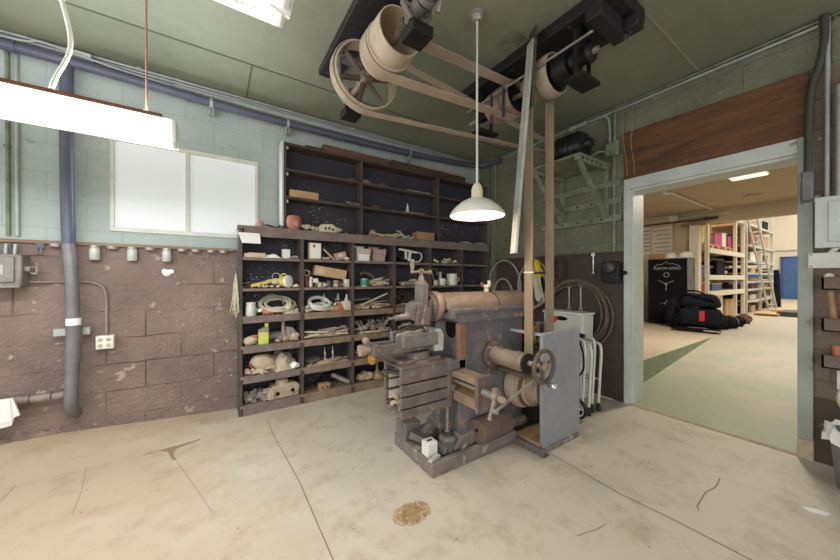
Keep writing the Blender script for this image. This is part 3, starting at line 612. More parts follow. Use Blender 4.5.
# box table with slots
tb = MB()
X0, X1, Y0, Y1, Z0, Z1 = .925, 1.275, 1.59, 1.82, .355, .652
zs = [Z0, .408, .480, .556, Z1]
for i in range(4):
    lo = zs[i] + (.010 if i else 0); tb.bb((X0, Y0, lo), (X1, Y0 + .03, zs[i + 1]))
    tb.bb((X0, Y1 - .03, lo), (X1, Y1, zs[i + 1]))
tb.bb((X0 + .02, Y0 + .028, Z0), (X1, Y0 + .034, Z1)).bb((X0 + .001, Y0 + .029, Z0 + .001), (X1 - .001, Y1 - .031, Z0 + .03)).bb((X0 - .004, Y0 - .004, Z1 + .0005), (X1 + .004, Y1 + .004, Z1 + .012)).bb((X1 - .02, Y0 + .031, Z0 + .001), (X1 - .001, Y1 - .031, Z1))
table = mp('work_table', tb, 'dusty_rose', .003)
mp('table_stile', MB().bb((X1 - .005, Y0 - .01, Z0), (X1 + .03, Y0 + .05, Z1 + .02)), 'dusty_rose', .005, table)
mp('slot', MB().bb((X0 + .01, Y0 + .022, .4082), (X1 - .004, Y0 + .0285, .4178)).bb((X0 + .01, Y0 + .022, .4802), (X1 - .004, Y0 + .0285, .4898)).bb((X0 + .01, Y0 + .022, .5562), (X1 - .004, Y0 + .0285, .5658)), 'black', 0, table)
bk = MB()
for z in (.42, .49, .555): bk.bb((X0 + .02, Y1 - .034, z), (X1 - .02, Y1 - .0295, z + .05))
mp('table_back', bk, 'hall_wall', 0, table)['label'] = 'pale inner face of the table'
mp('table_brace', MB().box(((X0 + X1) / 2 - .12, (Y0 + Y1) / 2, Z1 - .055), (.02, .24, .02), (0, 0, .5)), 'dark_steel', 0, table)
for i in range(9):
    one('table_scrap', 'pale dusty metal scrap lying inside the open slotted table', 'scrap', MB().rock((0, 0, 0), (.045, .03, .03), i, .5, 2), 'dust', (X0 + .035 + .03 * (i % 3), Y0 + .055 + .02 * i * .9, Z0 + .043 + .018 * (i % 2)), (i, i * 2, i), group='scraps in the table')
mp('support_screw', MB().cyl((1.29, 1.615, .195), (1.29, 1.615, .36), .011), 'steel', 0)
# vise
mp('vise_base', MB().lathe([(0, 0), (.10, 0), (.10, .018), (.085, .028), (0, .03)], (1.11, 1.71, Z1), n=28).bb((.95, 1.63, Z1 + .012), (1.25, 1.79, Z1 + .035)).lathe([(0, .03), (.088, .03), (.082, .075), (0, .08)], (1.11, 1.71, Z1), n=28), 'dusty_rose', .004)
v = mp('vise_body', MB().bb((.80, 1.655, .745), (1.14, 1.675, .80)).bb((.80, 1.755, .745), (1.14, 1.775, .80)).bb((.80, 1.655, .735), (1.20, 1.775, .757)).bb((.775, 1.65, .735), (.815, 1.78, .805)), 'dusty_rose', .006)
mp('vise_jaw', MB().bb((.96, 1.625, .765), (1.225, 1.665, .85)).bb((.96, 1.77, .765), (1.225, 1.81, .85)).bb((.975, 1.664, .77), (1.215, 1.771, .825)), 'iron_grey', .006)
mp('vise_jaw', MB().prism([(1.20, .72), (1.27, .72), (1.275, .82), (1.25, .865), (1.225, .86), (1.20, .80)], 1.63, 1.80, 'y'), 'stick_white', .006)['label'] = 'pale rounded jaw'
mp('vise_screw', MB().cyl((.735, 1.715, .772), (.80, 1.715, .772), .026).cyl((.71, 1.715, .772), (.745, 1.715, .772), .034).ball((.745, 1.70, .83), .022), 'pink_iron', .002)
mp('vise_nut', MB().cyl((.775, 1.69, .715), (.80, 1.70, .715), .03), 'brass', .002)
for i, (x, y, rz) in enumerate([(1.0, 1.70, .2), (1.08, 1.73, -.3), (1.13, 1.70, .9), (1.17, 1.74, .1)]):
    one('loose_bolt', 'dusty loose bolt lying on top of the machine vise', 'bolt', MB().cyl((-.05, 0, 0), (.04, 0, 0), .009).lathe([(0, 0), (.017, 0), (.017, .014), (0, .014)], (.04, 0, 0), (1, 0, 0), 6), 'dust', (x, y, .843), (0, 0, rz), group='bolts on the vise')
# crank shaft and hand wheel on the side
mp('side_flange', MB().lathe([(0, 0), (.092, 0), (.098, .008), (.098, .024), (.09, .032), (.062, .036), (.060, .05)], (1.673, 1.585, .65), (0, -1, 0), 30), 'cast_brown', 0)
for a in (40, 130, 220, 310):
    mp('bolt', MB().lathe([(0, 0), (.012, 0), (.012, .010), (0, .012)], (1.673 + .078 * math.cos(rad(a)), 1.553, .65 + .078 * math.sin(rad(a))), (0, -1, 0), 6), 'cast_tan', 0)
mp('side_tube', MB().lathe([(.066, 0), (.060, .02), (.058, .20), (.064, .205), (.064, .235), (.056, .24), (.056, .27), (0, .27)], (1.673, 1.56, .652), (0, -1, 0), 26), 'cast_tan', 0)
mp('tube_collar', MB().lathe([(0, 0), (.05, 0), (.062, .008), (.062, .02), (0, .022)], (1.673, 1.285, .655), (0, -1, 0), 24), 'black_iron', 0)
mp('wheel_shaft', MB().cyl((1.673, 1.29, .656), (1.673, 1.13, .66), .017), 'cast_tan', 0)
hw = mp('hand_wheel', MB().tube([(1.673 + .098 * math.cos(2 * PI * k / 32), 1.155, .66 + .098 * math.sin(2 * PI * k / 32)) for k in range(32)], .0135, 10, True), 'cast_brown', 0)
mp('wheel_hub', MB().lathe([(0, 0), (.03, 0), (.03, .03), (.02, .038), (0, .038)], (1.673, 1.172, .66), (0, -1, 0), 20), 'cast_tan', 0, hw)
for a in (20, 140, 260):
    mp('spoke', MB().tube([(1.673, 1.158, .66), (1.673 + .095 * math.cos(rad(a)), 1.155, .66 + .095 * math.sin(rad(a)))], [.011, .009], 8), 'cast_brown', 0, hw)
mp('wheel_handle', MB().lathe([(.008, 0), (.012, .015), (.018, .045), (.016, .07), (.008, .08), (0, .082)], (1.673 + .0, 1.14, .562), (-.25, -1, 0), 14), 'bright_steel', 0, hw)
# cone pulley under the guard
PX, PZb, TZ = 1.965, .40, 2.61
mp('cone_pulley', MB().lathe([(0, 0), (.11, 0), (.116, .035), (.11, .07), (.14, .072), (.147, .107), (.14, .142), (.172, .144), (.18, .18), (.172, .215), (0, .215)], (PX, 1.36, PZb), (0, 1, 0), 40), 'belt_tan', 0)
mp('pulley_shaft', MB().cyl((PX, 1.33, PZb), (PX, 1.62, PZb), .025), 'steel', 0)
mp('pulley_band', MB().ring((PX, 1.455, PZb), (0, 1, 0), .149, .14, .03, 40), 'cast_brown', 0)
mp('motor_bracket', MB().cyl((1.73, 1.33, .545), (1.73, 1.58, .545), .02).cyl((1.71, 1.27, .56), (1.75, 1.36, .56), .018).ball((1.735, 1.30, .56), .024), 'cast_brown', .002)
# belt guard
g = thing('belt_guard', 'pale blue-grey sheet metal guard panel beside the machine pulley', 'guard', (2.1, 1.33, 0))
gp = MB().prism([(1.875, .03), (2.335, .02), (2.335, .818), (1.875, .808)], 1.305, 1.312, 'y').bb((2.328, 1.312, .03), (2.335, 1.36, .81)).bb((1.875, 1.312, .03), (1.88, 1.33, .80))
mesh('panel', gp, 'guard', g, .002, world=True)
mesh('top_rail', MB().bb((1.868, 1.30, .798), (1.892, 1.58, .818)).bb((1.893, 1.3125, .80), (2.335, 1.325, .82)), 'conduit', g, .002, world=True)['label'] = 'pale flat top rail'
mesh('foot_plate', MB().bb((1.86, 1.29, 0), (2.30, 1.37, .03)), 'base_iron', g, .004, world=True)
one('plank', 'dusty tan plank lying behind the guard foot under the machine pulley', 'plank', MB().box((0, 0, 0), (.42, .20, .03)), 'wood', (2.06, 1.42, .048), bev=.004)
one('angle_iron', 'grey angle iron on the floor along the plank edge', 'angle iron', MB().prism([(-.035, 0), (.035, 0), (.035, .008), (-.027, .008), (-.027, .05), (-.035, .05)], -.13, .13, 'x'), 'iron_grey', (1.855, 1.39, .0), (0, 0, -PI / 2), bev=.002)
# things lying in the base tray
t = thing('wood_roller', 'thick brown round log lying on the machine base', 'log', (1.62, 1.53, .167))
mesh('body', MB().lathe([(0, -.15), (.072, -.15), (.078, -.144), (.078, .144), (.072, .15), (0, .15)], (0, 0, 0), (1, .04, 0), 30), 'log_brown', t); mesh('end_hole', MB().lathe([(0, 0), (.012, 0), (.012, .004), (0, .004)], (-.15, -.006, .01), (-1, 0, 0), 12), 'black', t)
t = thing('screw_jack', 'grey round screw jack under the slotted table', 'jack', (1.29, 1.615, .018))
mesh('body', MB().lathe([(0, 0), (.060, 0), (.062, .01), (.056, .02), (.054, .11), (.058, .115), (.058, .13), (.045, .14), (.025, .145), (.022, .18), (0, .18)], n=24), 'steel', t); mesh('collar', MB().lathe([(.022, .15), (.035, .15), (.035, .17), (.022, .17)], n=20), 'dark_steel', t)
t = thing('junction_block', 'small white square electrical block on the machine base', 'block', (1.135, 1.60, .085))
mesh('body', MB().box((0, 0, .045), (.075, .075, .09)), 'white_paint', t, .006); mesh('slot', MB().box((0, 0, .0905), (.035, .015, .003)), 'dark_steel', t)
one('offcut', 'short pale strip lying beside the white block', 'offcut', MB().box((0, 0, 0), (.09, .03, .018), (0, 0, .3)), 'stick_white', (1.125, 1.535, .095), bev=.002)
one('iron_bar', 'dusty square iron bar leaning across the base tray', 'bar', MB().box((0, 0, 0), (.27, .055, .045), (0, .20, -1.05)), 'iron_grey', (1.185, 1.68, .115), bev=.004)
t = thing('casting', 'curved grey iron casting on the base tray in front of the log', 'casting', (1.42, 1.60, .018))
mesh('body', MB().prism([(-.08, .0), (.07, .0), (.075, .05), (.03, .10), (-.02, .105), (-.075, .06)], -.045, .045, 'y', rot=(0, 0, .3)), 'grey_dust', t, .012); mesh('rib', MB().box((0, -.02, .09), (.11, .02, .03), (0, .1, .3)), 'iron_grey', t, .004)
one('casting', 'dark rounded iron lump behind the jack on the tray', 'casting', MB().rock((0, 0, .07), (.15, .13, .13), 4, .15, 3), 'grey_dust', (1.25, 1.80, .022))
one('casting', 'dark hollow iron block at the far side of the tray', 'casting', MB().box((0, 0, .06), (.12, .14, .12)).cyl((-.07, 0, .07), (.07, 0, .07), .04), 'iron_grey', (1.14, 1.87, .087), bev=.006)
for i, (x, y, rz) in enumerate([(1.24, 1.56, .2), (1.29, 1.545, -.1), (1.33, 1.56, .5), (1.26, 1.60, .9), (1.40, 1.57, 1.1)]):
    t = one('bolt', 'loose dusty bolt lying in the machine base tray', 'bolt', MB().cyl((-.04, 0, 0), (.03, 0, 0), .007).lathe([(0, 0), (.014, 0), (.014, .012), (0, .012)], (.03, 0, 0), (1, 0, 0), 6), 'cast_tan', (x, y, .033), (0, 0, rz), group='bolts in the base tray')
b = MB(); rr = random.Random(11)
for i in range(260): b.rock((rr.uniform(1.19, 1.48), rr.uniform(1.545, 1.90), .022), (rr.uniform(.006, .016), rr.uniform(.006, .016), .008), i, .3, 1)
s = mesh('swarf', b, 'dust'); tag(s, 'loose metal shavings and dirt in the machine base tray', 'shavings', kind='stuff')
b = MB(); 
q0 = at(412, 513, Z=0)
for i in range(900):
    a = rr.uniform(0, 2 * PI); d = rr.random() ** .7; b.rock((q0.x + .105 * d * math.cos(a), q0.y + .075 * d * math.sin(a), .001 + .006 * (1 - d)), (rr.uniform(.003, .008), rr.uniform(.003, .008), .003), i, .3, 1)
mat('sawdust', (190, 150, 96), .95, 0, (160, 118, 70), 30)
s = mesh('sawdust', b, 'sawdust'); tag(s, 'small brown pile of sawdust on the bare concrete floor', 'sawdust', kind='stuff')

# ------------------------------------------------------------------ line shaft and countershaft under the ceiling
LX, LZ = .85, 2.55
one('ceiling_beam', 'black paint-flecked timber beam on the ceiling above the spoked wheel', 'beam', MB().bb((-.08, -4.0, -.055), (.08, 1.03, 0)), 'black_timber', (.78, 1.5, CZ - .001), bev=.006)
one('ceiling_beam', 'plain black strip on the ceiling right beside the paint-flecked beam', 'beam', MB().bb((-.07, -4.0, -.05), (.07, .62, 0)), 'black_iron', (.932, 1.5, CZ - .001), bev=.006)  # plain black strip alongside the flecked beam
S = thing('line_shaft', 'overhead drive shaft carrying a spoked wheel and a wide drum', 'drive shaft', (LX, 1.9, LZ))
def sp_(name, mb, m, bev=0, parent=None, **k):
    o = mesh(name, mb, m, None, bev, **k); o.data.transform(Matrix.Translation(-S.location)); o.parent = parent or S; return o
sp_('shaft', MB().cyl((LX, .9, LZ), (LX, 2.3, LZ), .022), 'cast_tan')
wh = sp_('spoked_wheel', MB().crown((LX, 1.957, LZ), (0, 1, 0), .222, .208, .10, 48, .006), 'pulley_cream')
sp_('hub', MB().lathe([(0, -.06), (.04, -.06), (.045, -.03), (.045, .03), (.04, .06), (0, .06)], (LX, 1.957, LZ), (0, 1, 0), 20), 'cast_tan', 0, wh)
for k in range(6):
    a = rad(15 + 60 * k); sp_('spoke', MB().tube([(LX + .035 * math.cos(a), 1.957, LZ + .035 * math.sin(a)), (LX + .212 * math.cos(a), 1.957, LZ + .212 * math.sin(a))], [.02, .014], 8), 'cast_brown', 0, wh)
dr = sp_('drum', MB().crown((LX, 1.535, LZ), (0, 1, 0), .135, .124, .13, 48, .004).crown((LX, 1.67, LZ), (0, 1, 0), .138, .124, .13, 48, .008).ring((LX, 1.725, LZ), (0, 1, 0), .126, .02, .01, 40), 'pulley_cream')
sp_('drum_rim', MB().ring((LX, 1.602, LZ), (0, 1, 0), .142, .126, .012, 48), 'pulley_cream', 0, dr)
sp_('collar', MB().cyl((LX, 1.80, LZ), (LX, 1.86, LZ), .036), 'cast_brown'); sp_('collar', MB().cyl((LX, 1.40, LZ), (LX, 1.46, LZ), .032), 'cast_brown')
def hanger(y, label):
    t = thing('shaft_hanger', label, 'bracket', (LX, y, LZ))
    mesh('foot', MB().bb((LX - .11, y - .04, CZ - .08), (LX + .11, y + .04, CZ - .058)), 'iron_grey', t, .003, world=True)
    for sx in (-1, 1): mesh('leg', MB().tube([(LX + sx * .085, y, CZ - .07), (LX + sx * .075, y, LZ - .01), (LX + sx * .035, y, LZ - .06)], .014), 'iron_grey', t, world=True)
    mesh('bearing', MB().cyl((LX, y - .06, LZ), (LX, y + .06, LZ), .042).cyl((LX - .09, y, LZ), (LX + .09, y, LZ), .014), 'iron_grey', t, .003, world=True)
    tr = mesh('drip_tray', MB().bb((LX - .06, y - .06, LZ - .155), (LX + .06, y + .06, LZ - .10)), 'black_iron', t, .003, world=True)
    mesh('tray_wire', MB().tube([(LX - .055, y, LZ - .10), (LX - .04, y, LZ)], .003).tube([(LX + .055, y, LZ - .10), (LX + .04, y, LZ)], .003), 'steel', t, world=True)
    return t
hanger(1.31, 'iron shaft hanger with drip tray beside the wide drum'); hanger(2.22, 'iron shaft hanger with drip tray beyond the spoked wheel')
t = thing('clutch', 'greasy iron clutch and couplings on the overhead shaft near the drum', 'clutch', (LX, 1.15, LZ))
mesh('sleeve', MB().lathe([(.03, 0), (.05, 0), (.05, .03), (.036, .034), (.036, .07), (.05, .074), (.05, .10), (.03, .10)], (LX, 1.13, LZ), (0, 1, 0), 24, cap=False), 'iron_grey', t, world=True)
mesh('lever', MB().tube([(LX + .03, 1.17, LZ + .12), (LX + .055, 1.17, LZ), (LX + .05, 1.2, LZ - .07)], .012).cyl((LX + .08, 1.15, LZ + .02), (LX + .11, 1.15, LZ + .02), .03), 'steel', t, world=True)
# countershaft
one('ceiling_beam', 'black timber beam on the ceiling above the machine belts', 'beam', MB().bb((-.095, -.75, -.08), (.30, .62, 0)), 'black_timber', (1.955, 1.59, CZ - .001), bev=.006)
t = thing('ceiling_timber', 'short black timber bolted across the near end of the ceiling beam', 'timber', (2.05, .93, 2.7))
mesh('block', MB().bb((1.83, .90, 2.71), (2.18, .99, 2.806)), 'black_timber', t, .008, world=True); mesh('end_block', MB().bb((2.10, .82, 2.72), (2.19, .90, 2.80)), 'black_timber', t, .008, world=True)
Cn = thing('countershaft', 'overhead countershaft with tan pulleys turning the machine belts', 'drive shaft', (1.965, 1.5, TZ))
def cs_(name, mb, m, bev=0, parent=None, **k):
    o = mesh(name, mb, m, None, bev, **k); o.data.transform(Matrix.Translation(-Cn.location)); o.parent = parent or Cn; return o
cs_('shaft', MB().cyl((1.965, .98, TZ), (1.965, 2.12, TZ), .02), 'steel')
for y, r, w_, m_ in ((1.80, .125, .07, 'pink_iron'), (1.72, .13, .075, 'pink_iron'), (1.63, .13, .09, 'pink_iron'), (1.47, .085, .06, 'pink_iron'), (1.40, .118, .09, 'pink_iron'), (1.30, .142, .09, 'belt_tan')):
    q = cs_('pulley', MB().crown((1.965, y, TZ), (0, 1, 0), r, r - .014, w_, 40, .006), m_); cs_('web', MB().ring((1.965, y, TZ), (0, 1, 0), r - .012, .02, .012, 32), 'black_iron', 0, q)
cs_('step_drum', MB().cyl((1.965, 1.15, TZ), (1.965, 1.25, TZ), .10), 'black_iron', .004); cs_('bearing', MB().lathe([(.02, 0), (.05, 0), (.062, .02), (.05, .05), (.05, .09), (.07, .10), (.07, .13), (.02, .13)], (1.965, 1.01, TZ), (0, 1, 0), 24), 'black_iron', .002)
for y in (1.94, 1.08):
    cs_('hanger', MB().bb((1.93, y - .012, TZ + .02), (2.0, y + .012, CZ - .082)).bb((1.86, y - .06, TZ - .17), (2.07, y + .06, TZ - .145)).bb((1.88, y - .012, TZ - .15), (1.895, y + .012, TZ + .15)).bb((2.035, y - .012, TZ - .15), (2.05, y + .012, TZ + .15)).cyl((1.965, y - .05, TZ), (1.965, y + .05, TZ), .045), 'black_iron', .002)
t = thing('belt_shifter', 'thin steel shifter bar with two forks beside the countershaft', 'shifter', (1.80, 1.3, TZ))
mesh('bar', MB().cyl((1.80, .93, 2.61), (1.80, 1.98, 2.61), .008), 'steel', t, world=True)
for y in (1.58, 1.70): mesh('fork', MB().bb((1.79, y - .012, 2.40), (1.80, y + .012, 2.62)), 'dark_steel', t, .002, world=True)
t = thing('shifter_lever', 'long grey wooden lever hanging from the ceiling beam down past the belts', 'lever', (1.75, 1.38, 2.1))
lv = MB().strip([(1.79, 1.335, 2.80), (1.76, 1.385, 2.1), (1.735, 1.437, 1.37)], (-.028, -.066, 0), .020); mesh('stick', lv, 'stick_white', t, .003, world=True)
mesh('strap', MB().strip([(1.79, 1.32, 2.87), (1.782, 1.332, 2.35)], (-.035, -.08, 0), .008), 'dark_conduit', t, .001, world=True); mesh('eye_bolt', MB().ring((1.775, 1.32, 2.66), (1, .4, 0), .02, .013, .006, 16), 'steel', t, world=True)
t = thing('ceiling_plate', 'thin pale metal plate fixed on the ceiling beside the shifter lever', 'plate', (1.78, 1.47, CZ - .005))
mesh('plate', MB().bb((1.70, 1.40, CZ - .012), (1.84, 1.56, CZ - .006)), 'conduit_green', t, .001, world=True); mesh('bolt', MB().lathe([(0, 0), (.008, 0), (.008, -.008)], (1.72, 1.5, CZ - .012), n=6), 'steel', t, world=True)
# belts
def belt(label, path, wv, m, th=.005, seams=()):
    t = thing('drive_belt', label, 'belt', path[0])
    mesh('band', MB().strip(path, wv, th, True), m, t, world=True)
    for s in seams: mesh('lacing', MB().box(*s), 'dark_steel', t, world=True)
    return t
belt('flat tan belt from the wide drum across to the countershaft', belt_loop((LX, LZ), .142, (1.965, TZ), .134, 1.66), (0, .085, 0), 'belt_tan')
MOT = (3.02, 2.56)
belt('narrow tan belt from the spoked wheel towards the motor on the wall bracket', belt_loop((LX, LZ), .229, MOT, .045, 1.957), (0, .06, 0), 'belt_tan')
vb = belt('vertical tan drive belt looping from the countershaft down to the machine pulley', belt_loop((PX, TZ), .123, (PX, PZb), .121, 1.395), (0, .068, 0), 'belt_ochre', .006)
mesh('clasp', MB().bb((1.838, 1.355, 1.235), (1.852, 1.435, 1.245)), 'cream', vb, world=True)
# ------------------------------------------------------------------ pigeonhole shelving along the left wall
DIV = [.19, .702, 1.208, 1.705, 2.206, 2.72, 3.20]
ROW = {'L': 1.658, 1: 1.380, 2: 1.108, 3: .865, 4: .603, 5: .340, 6: .086}
FY, BY = 3.086, 3.318
U = thing('pigeonhole_shelving', 'long low dark pigeonhole shelving unit standing on the floor, full of old parts', 'shelving', (1.7, 3.2, 0))
for x in DIV:
    end = x in (DIV[0], DIV[-1])
    d = mesh('side_panel' if end else 'divider', MB().bb((x - .014, FY + .002, 0), (x + .014, BY - .012, 1.63)), 'shelf_dark', U, 0, world=True)
    mesh('face_strip', MB().bb((x - (.026 if end else .019), FY - .012, .0), (x + (.026 if end else .019), FY + .006, 1.57 if not end else 1.655)), 'shelf_edge', d, .003, world=True)
mesh('top_board', MB().bb((.165, FY - .006, 1.632), (3.225, BY, 1.658)), 'shelf_edge', U, .003, world=True)
mesh('top_rail', MB().bb((.216, FY - .010, 1.567), (3.20, FY + .012, 1.656)), 'shelf_edge', U, .003, world=True)
mesh('back_panel', MB().bb((.18, BY - .012, .02), (3.21, BY - .002, 1.64)), 'shelf_back', U, 0, world=True)
for r in (1, 2, 3, 4, 5, 6):
    z = ROW[r]; mesh('shelf_board', MB().bb((.19, FY, z - .022), (3.2, BY - .012, z)), 'shelf_dark' if r < 4 else 'shelf_tan', U, 0, world=True)
    hh = .024 if r < 3 else .062 if r < 6 else .086
    for a, b_ in zip(DIV, DIV[1:]): mesh('shelf_lip', MB().bb((a + .019, FY - .006, z - hh), (b_ - .019, FY + .012, z + .001)), 'shelf_edge' if (a < .6 or r < 3) else 'shelf_tan', U, .002, world=True)
V = thing('upper_shelving', 'tall dark empty-looking shelf unit standing on top of the pigeonhole shelving', 'shelving', (1.9, 3.23, 1.66))
UF = 3.155
for x in (.560, 1.337, 2.38, 3.23):
    mesh('upright', MB().bb((x - .012, UF, 1.66), (x + .012, BY - .012, 2.49)), 'shelf_dark', V, .002, world=True)
for z in (2.487, 2.24, 1.977):
    mesh('shelf_board', MB().bb((.552, UF - .003, z - .018), (3.24, BY - .012, z + .004)), 'shelf_dark' if z < 2.4 else 'wood_dark', V, .002, world=True)
mesh('back_panel', MB().bb((.552, BY - .011, 1.66), (3.24, BY - .001, 2.49)), 'shelf_back', V, 0, world=True)
mesh('side_trim', MB().bb((.530, UF - .004, 1.66), (.548, BY - .002, 2.50)), 'frame_paint', V, .002, world=True)['label'] = 'pale painted edge strip'
for z in (2.46, 2.21, 1.95): mesh('cleat', MB().bb((.572, UF + .01, z - .03), (.592, UF + .03, z)), 'panel_grey', V, .002, world=True)
def SX(p, y=3.17): return at(p, 0, Y=y).x
# boards lying on top of it
for (a, b_, y, z, h, dd, m, lab, nm) in [(305, 326, 3.2, 2.493, .022, .06, 'wood_dark', 'thin dark stick on top of the tall shelving, at its window end', 'stick'), (322, 388, 3.22, 2.493, .075, .08, 'wood_brown', 'thick brown beam on top of the tall shelving beside the thin stick', 'beam'),
                                        (390, 464, 3.2, 2.493, .075, .07, 'wood_dark', 'long dark beam on top of the tall shelving nearer the room corner', 'beam'), (420, 461, 3.22, 2.570, .040, .05, 'card_mauve', 'pinkish board stacked on the long dark beam', 'board')]:
    xa, xb = SX(a, y), SX(b_, y)
    one(nm, lab, 'timber', MB().box((0, 0, h / 2), (xb - xa, dd, h), (0, 0, .01)), m, ((xa + xb) / 2, y, z), bev=.004)

SHELF = []
# -- small builders for what lies on the shelves
def put(nm, lab, cat, px_, row, mb, m, y=3.17, rz=0., dz=0., group=None, bev=0, rx=0, ry=0):
    z = row if isinstance(row, float) else ROW[row]
    o = one(nm, lab, cat, mb, m, (SX(px_, y), y, z + dz), (rx, ry, rz), group, bev); SHELF.append((o, row)); return o
def putx(nm, lab, cat, px_, row, parts, y=3.17, rz=0., dz=0., rx=0, ry=0, group=None):
    z = row if isinstance(row, float) else ROW[row]
    t = thing(nm, lab, cat, (SX(px_, y), y, z + dz), (rx, ry, rz), group)
    for p in parts: mesh(p[0], p[1], p[2], t, p[3] if len(p) > 3 else 0)
    SHELF.append((t, row)); return t
def carton(w, d, h, flap=.03):
    return [('body', MB().box((0, 0, h / 2), (w, d, h)), None, .003), ('flap', MB().box((-w / 4, 0, h + .002), (w / 2 - .004, d, .003)).box((w / 4, 0, h + .003), (w / 2 - .004, d, .003)), None)]
def can(r, h, rim=.003): return MB().lathe([(0, 0), (r, 0), (r, h), (r - rim, h), (r - rim, h * .2), (0, h * .2)], n=22)
def coil(r, n, tr, seed, flat=.35, jit=.15):
    rr = random.Random(seed); P = []
    for k in range(n * 22):
        a = 2 * PI * k / 22; q = r * (1 + jit * math.sin(a * .37 + seed) + jit * .4 * rr.uniform(-1, 1) * .3)
        P.append((q * math.cos(a), q * .75 * math.sin(a), tr + (k / 22) * tr * 1.2 * flat + .01 * math.sin(a * .8)))
    return MB().tube(P, tr, 7)
def rag(w, d, h, seed, n=10):
    rr = random.Random(seed); o = [rr.uniform(0, 6) for _ in range(8)]
    def fn(u, v):
        e = math.sin(PI * u) ** .6 * math.sin(PI * v) ** .6
        return ((u - .5) * w * (1 + .15 * math.sin(5 * v + o[0])), (v - .5) * d * (1 + .15 * math.sin(4 * u + o[1])), .004 + h * e * (.65 + .25 * math.sin(7 * u + o[2]) + .25 * math.sin(9 * v + o[3] + 4 * u)))
    return MB().sheet(fn, n, n, .004)
def heap(nm, lab, cat, group, px0, px1, row, n, make, m, y=(3.13, 3.25), zmax=.06, tilt=.35, dirn=0., spread=.6, seed=1):
    """n copies of one kind lying over one another in a compartment"""
    rr = random.Random(seed); first = None; z0 = row if isinstance(row, float) else ROW[row]
    for i in range(n):
        yy = rr.uniform(*y); f = rr.random(); loc = (SX(px0 + (px1 - px0) * rr.random(), yy), yy, z0 + .012 + zmax * f * (i / max(1, n - 1)))
        rot = (rr.uniform(-.3, .3), rr.uniform(-tilt, tilt), dirn + rr.uniform(-spread, spread))
        if first is None: first = one(nm, lab, cat, make(), m, loc, rot, group); SHELF.append((first, row))
        else:
            o = first.copy(); COL.objects.link(o); o.location = loc; o.rotation_euler = rot; s = rr.uniform(.75, 1.15); o.scale = (s, s, s); SHELF.append((o, row))
def rod(l, r): return lambda: MB().cyl((-l / 2, 0, 0), (l / 2, 0, 0), r, r * .8, 8)
def bolt(l, r): return lambda: MB().cyl((-l / 2, 0, 0), (l / 2, 0, 0), r, n=8).lathe([(0, 0), (r * 2, 0), (r * 2, r * 1.6), (0, r * 1.6)], (l / 2, 0, 0), (1, 0, 0), 6)
def wrench_mb(l):
    w = l * .09
    return MB().box((0, 0, 0), (l * .78, w, .007)).ring((l * .43, 0, 0), (0, 0, 1), w * .95, w * .5, .010, 16).prism([(-l * .38, -w * .4), (-l * .46, -w), (-l * .53, -w * .75), (-l * .47, -w * .2), (-l * .47, w * .2), (-l * .53, w * .75), (-l * .46, w), (-l * .38, w * .4)], -.005, .005)
def hammer_parts(l=.26):
    return [('handle', MB().tube([(-l * .6, 0, .014), (l * .4, 0, .018)], [.013, .009], 10), 'dust'), ('head', MB().cyl((l * .42, -.045, .02), (l * .42, .045, .02), .017, .014, 12), 'grey_dust', .002)]

# ledge on top of the low unit
put('domed_cup', 'purple-grey domed cap on the shelving ledge under the window', 'cap', 259, 'L', MB().lathe([(0, 0), (.04, 0), (.042, .01), (.038, .045), (.025, .058), (0, .06)], n=20), 'card_mauve', 3.14)
heap('wire_scrap', 'thin grey scrap of wire or strap lying on the ledge before the clay pot', 'scrap', 'wire scraps on the ledge', 267, 287, 'L', 6, rod(.10, .005), 'dark_steel', (3.12, 3.15), .02, .2, 0, .6, 3)
putx('clay_pot', 'rusty terracotta coloured pot on the ledge of the low shelving', 'pot', 294, 'L', [('body', MB().lathe([(0, 0), (.045, 0), (.062, .03), (.068, .07), (.062, .115), (.05, .13), (.044, .125), (.05, .10), (.05, .03), (0, .02)], n=26), 'terracotta'), ('label_patch', MB().box((-.01, -.066, .05), (.04, .006, .05), (.1, 0, 0)), 'card_mauve')], 3.125, .2)
heap('plaster_lump', 'pale crumbly lump on the ledge beside the clay pot', 'lump', 'pale lumps beside the pot', 302, 317, 'L', 8, lambda: MB().rock((0, 0, 0), (.06, .045, .045), 3, .5), 'cream', (3.12, 3.15), .05, .6, 0, 3, 4)
putx('perforated_block', 'pale block with round holes on the ledge, past the clay pot', 'block', 327, 'L', [('body', MB().prism([(-.085, 0), (.085, 0), (.085, .06), (.05, .085), (-.06, .075), (-.085, .04)], -.03, .03, 'y'), 'cream', .004), ('hole', MB().lathe([(0, 0), (.013, 0), (.013, .002), (0, .002)], (-.03, -.031, .035), (0, -1, 0), 12).lathe([(0, 0), (.013, 0), (.013, .002), (0, .002)], (.01, -.031, .04), (0, -1, 0), 12).lathe([(0, 0), (.013, 0), (.013, .002), (0, .002)], (.05, -.031, .03), (0, -1, 0), 12), 'dark_steel')], 3.125, .15)
put('lump', 'small yellowish lump on the ledge right after the perforated block', 'lump', 338, 'L', MB().rock((0, 0, .025), (.07, .05, .055), 8, .35), 'beige', 3.125)
putx('wood_wedge', 'yellow wooden wedge lying with pale tongs on the ledge', 'wedge', 372, 'L', [('body', MB().prism([(-.04, 0), (.04, .0), (.03, .06), (.0, .075), (-.03, .03)], -.02, .02, 'y'), 'wood', .003), ('peg', MB().cyl((.03, 0, .05), (.07, .01, .02), .01), 'cream')], 3.13, .4)
